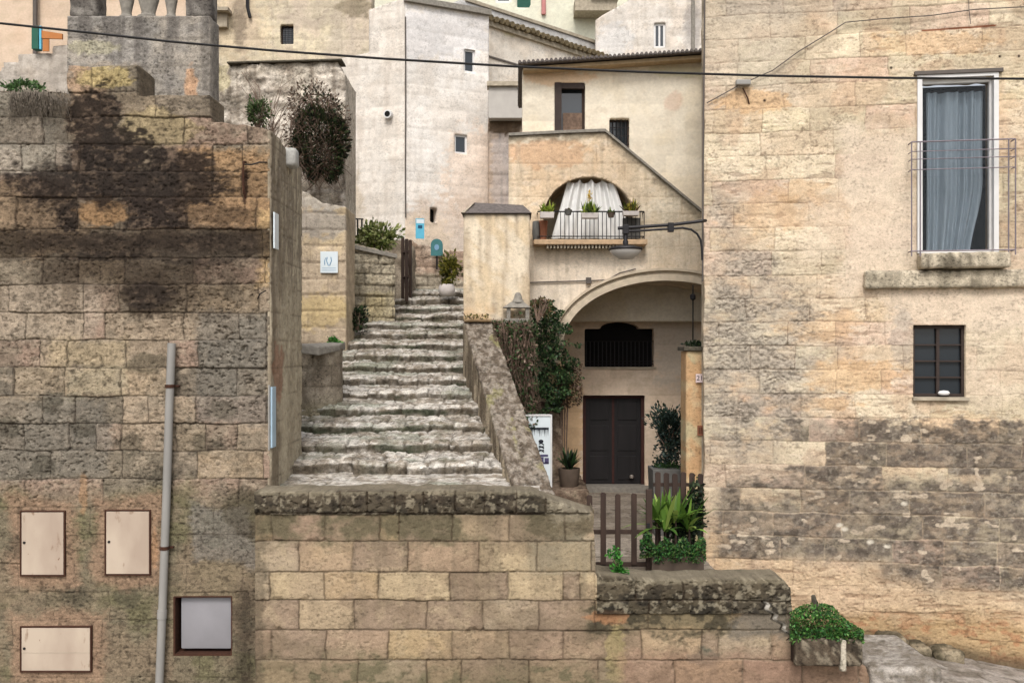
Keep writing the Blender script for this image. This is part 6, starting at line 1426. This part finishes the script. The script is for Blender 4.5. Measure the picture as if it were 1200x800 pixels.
wpot('pale trough with yellow flowers at the middle of the balcony railing', 691, 256, 250, 20, M['pot'], trough=True, n=34, lc=GR + YG, lh=.24, fl=True)
wpot('tiny brown pot right of the yellow flowers on the balcony railing', 716, 255, 249, 9, M['brownpot'], n=14, lc=GR, lh=.1)
wpot('grey trough with reddish and yellow stems near the right end of the balcony', 739, 253, 248, 19, M['pot'], trough=True, n=30, lc=[C(90, 100, 44), C(176, 168, 60), C(110, 76, 54)], lh=.24)
wpot('tall terracotta pot standing on the balcony under the left trough', 636.5, 281, 259, 11, M['terra'], n=0, d=DH - .08)
q = wpot('large dark grey tub standing at the right end of the balcony', 740, 280, 256, 20, M['greypot'], n=0, trough=True, d=DH - .06)
r = empty('mask_pot', at(620, 258, 15.0), 'small violet grey pot on the ledge just right of the pillar', 'flower pot'); m = MB(); m.lathe(at(628, 281, DH - .12), [(.05, 0), (.06, .1), (.055, .28), (.04, .3)], 12); m.build('pot', M['greypot'], r, True)

# ================================================================== CABLES
def cable(name, label, pts, d, rad, mat, sag=0):
    P_ = []
    for (a, b) in zip(pts[:-1], pts[1:]):
        for k in range(8): t = k / 8; P_.append((a[0] + (b[0] - a[0]) * t, a[1] + (b[1] - a[1]) * t, a[2] + (b[2] - a[2]) * t if len(a) > 2 else d))
    P_.append((pts[-1][0], pts[-1][1], pts[-1][2] if len(pts[-1]) > 2 else d)); m = MB(); m.tube([at(*p) for p in P_], rad, 6); return tag(m.build(name, mat, None, True), label, 'cable')
cable('overhead_cable', 'thick black cable strung across the whole lane above the houses', [(-260, -4), (0, 27.5), (100, 38), (200, 49), (320, 59.5), (450, 69), (600, 78), (750, 84.5), (900, 89), (1050, 91.5), (1200, 92.5), (1500, 92)], 8.2, .0105, M['cable'])
def rcable(name, label, pts, rad, mat, o=.05):
    m = MB(); m.tube([PR.at(a, b, o) for a, b in pts], rad, 5); return tag(m.build(name, mat, None, True), label, 'cable')
rcable('wall_cable', 'thin grey wire climbing the sandy wall from its clamp to the upper right corner', [(828, 122), (850, 110), (866, 101), (905, 84), (935, 62), (968, 42), (990, 28), (1030, 24), (1090, 20), (1140, 13), (1215, 9)], .007, M['wire'], .045)
rcable('wall_cable', 'grey cable running down the left edge of the sandy house', [(825.5, -40), (825, 60), (824, 140), (823.5, 220), (823, 330)], .012, M['wire'], .06)
r = empty('cable_clamp', PR.at(870, 99, .06), 'grey cable clamp on an orange stained stone', 'clamp')
m = MB(); c0 = PR.at(870, 99, .05); m.box(c0[0] - .09, c0[0] + .09, c0[1] - .05, c0[1] + .02, c0[2] - .03, c0[2] + .035); m.build('body', M['pipe'], r, bevel=.015)
m = MB(); m.tube([PR.at(870, 104, .03), PR.at(876, 116, .03), PR.at(878, 122, .0)], .009, 5); m.build('bracket', M['rust'], r)
m = MB(); m.tube([PR.at(1133, -30, .045), PR.at(1134, 12, .045), PR.at(1136, 30, .045)], .005, 4); tag(m.build('wall_wire', M['wire'], None), 'short thin wire dropping from the top edge of the sandy wall', 'cable')
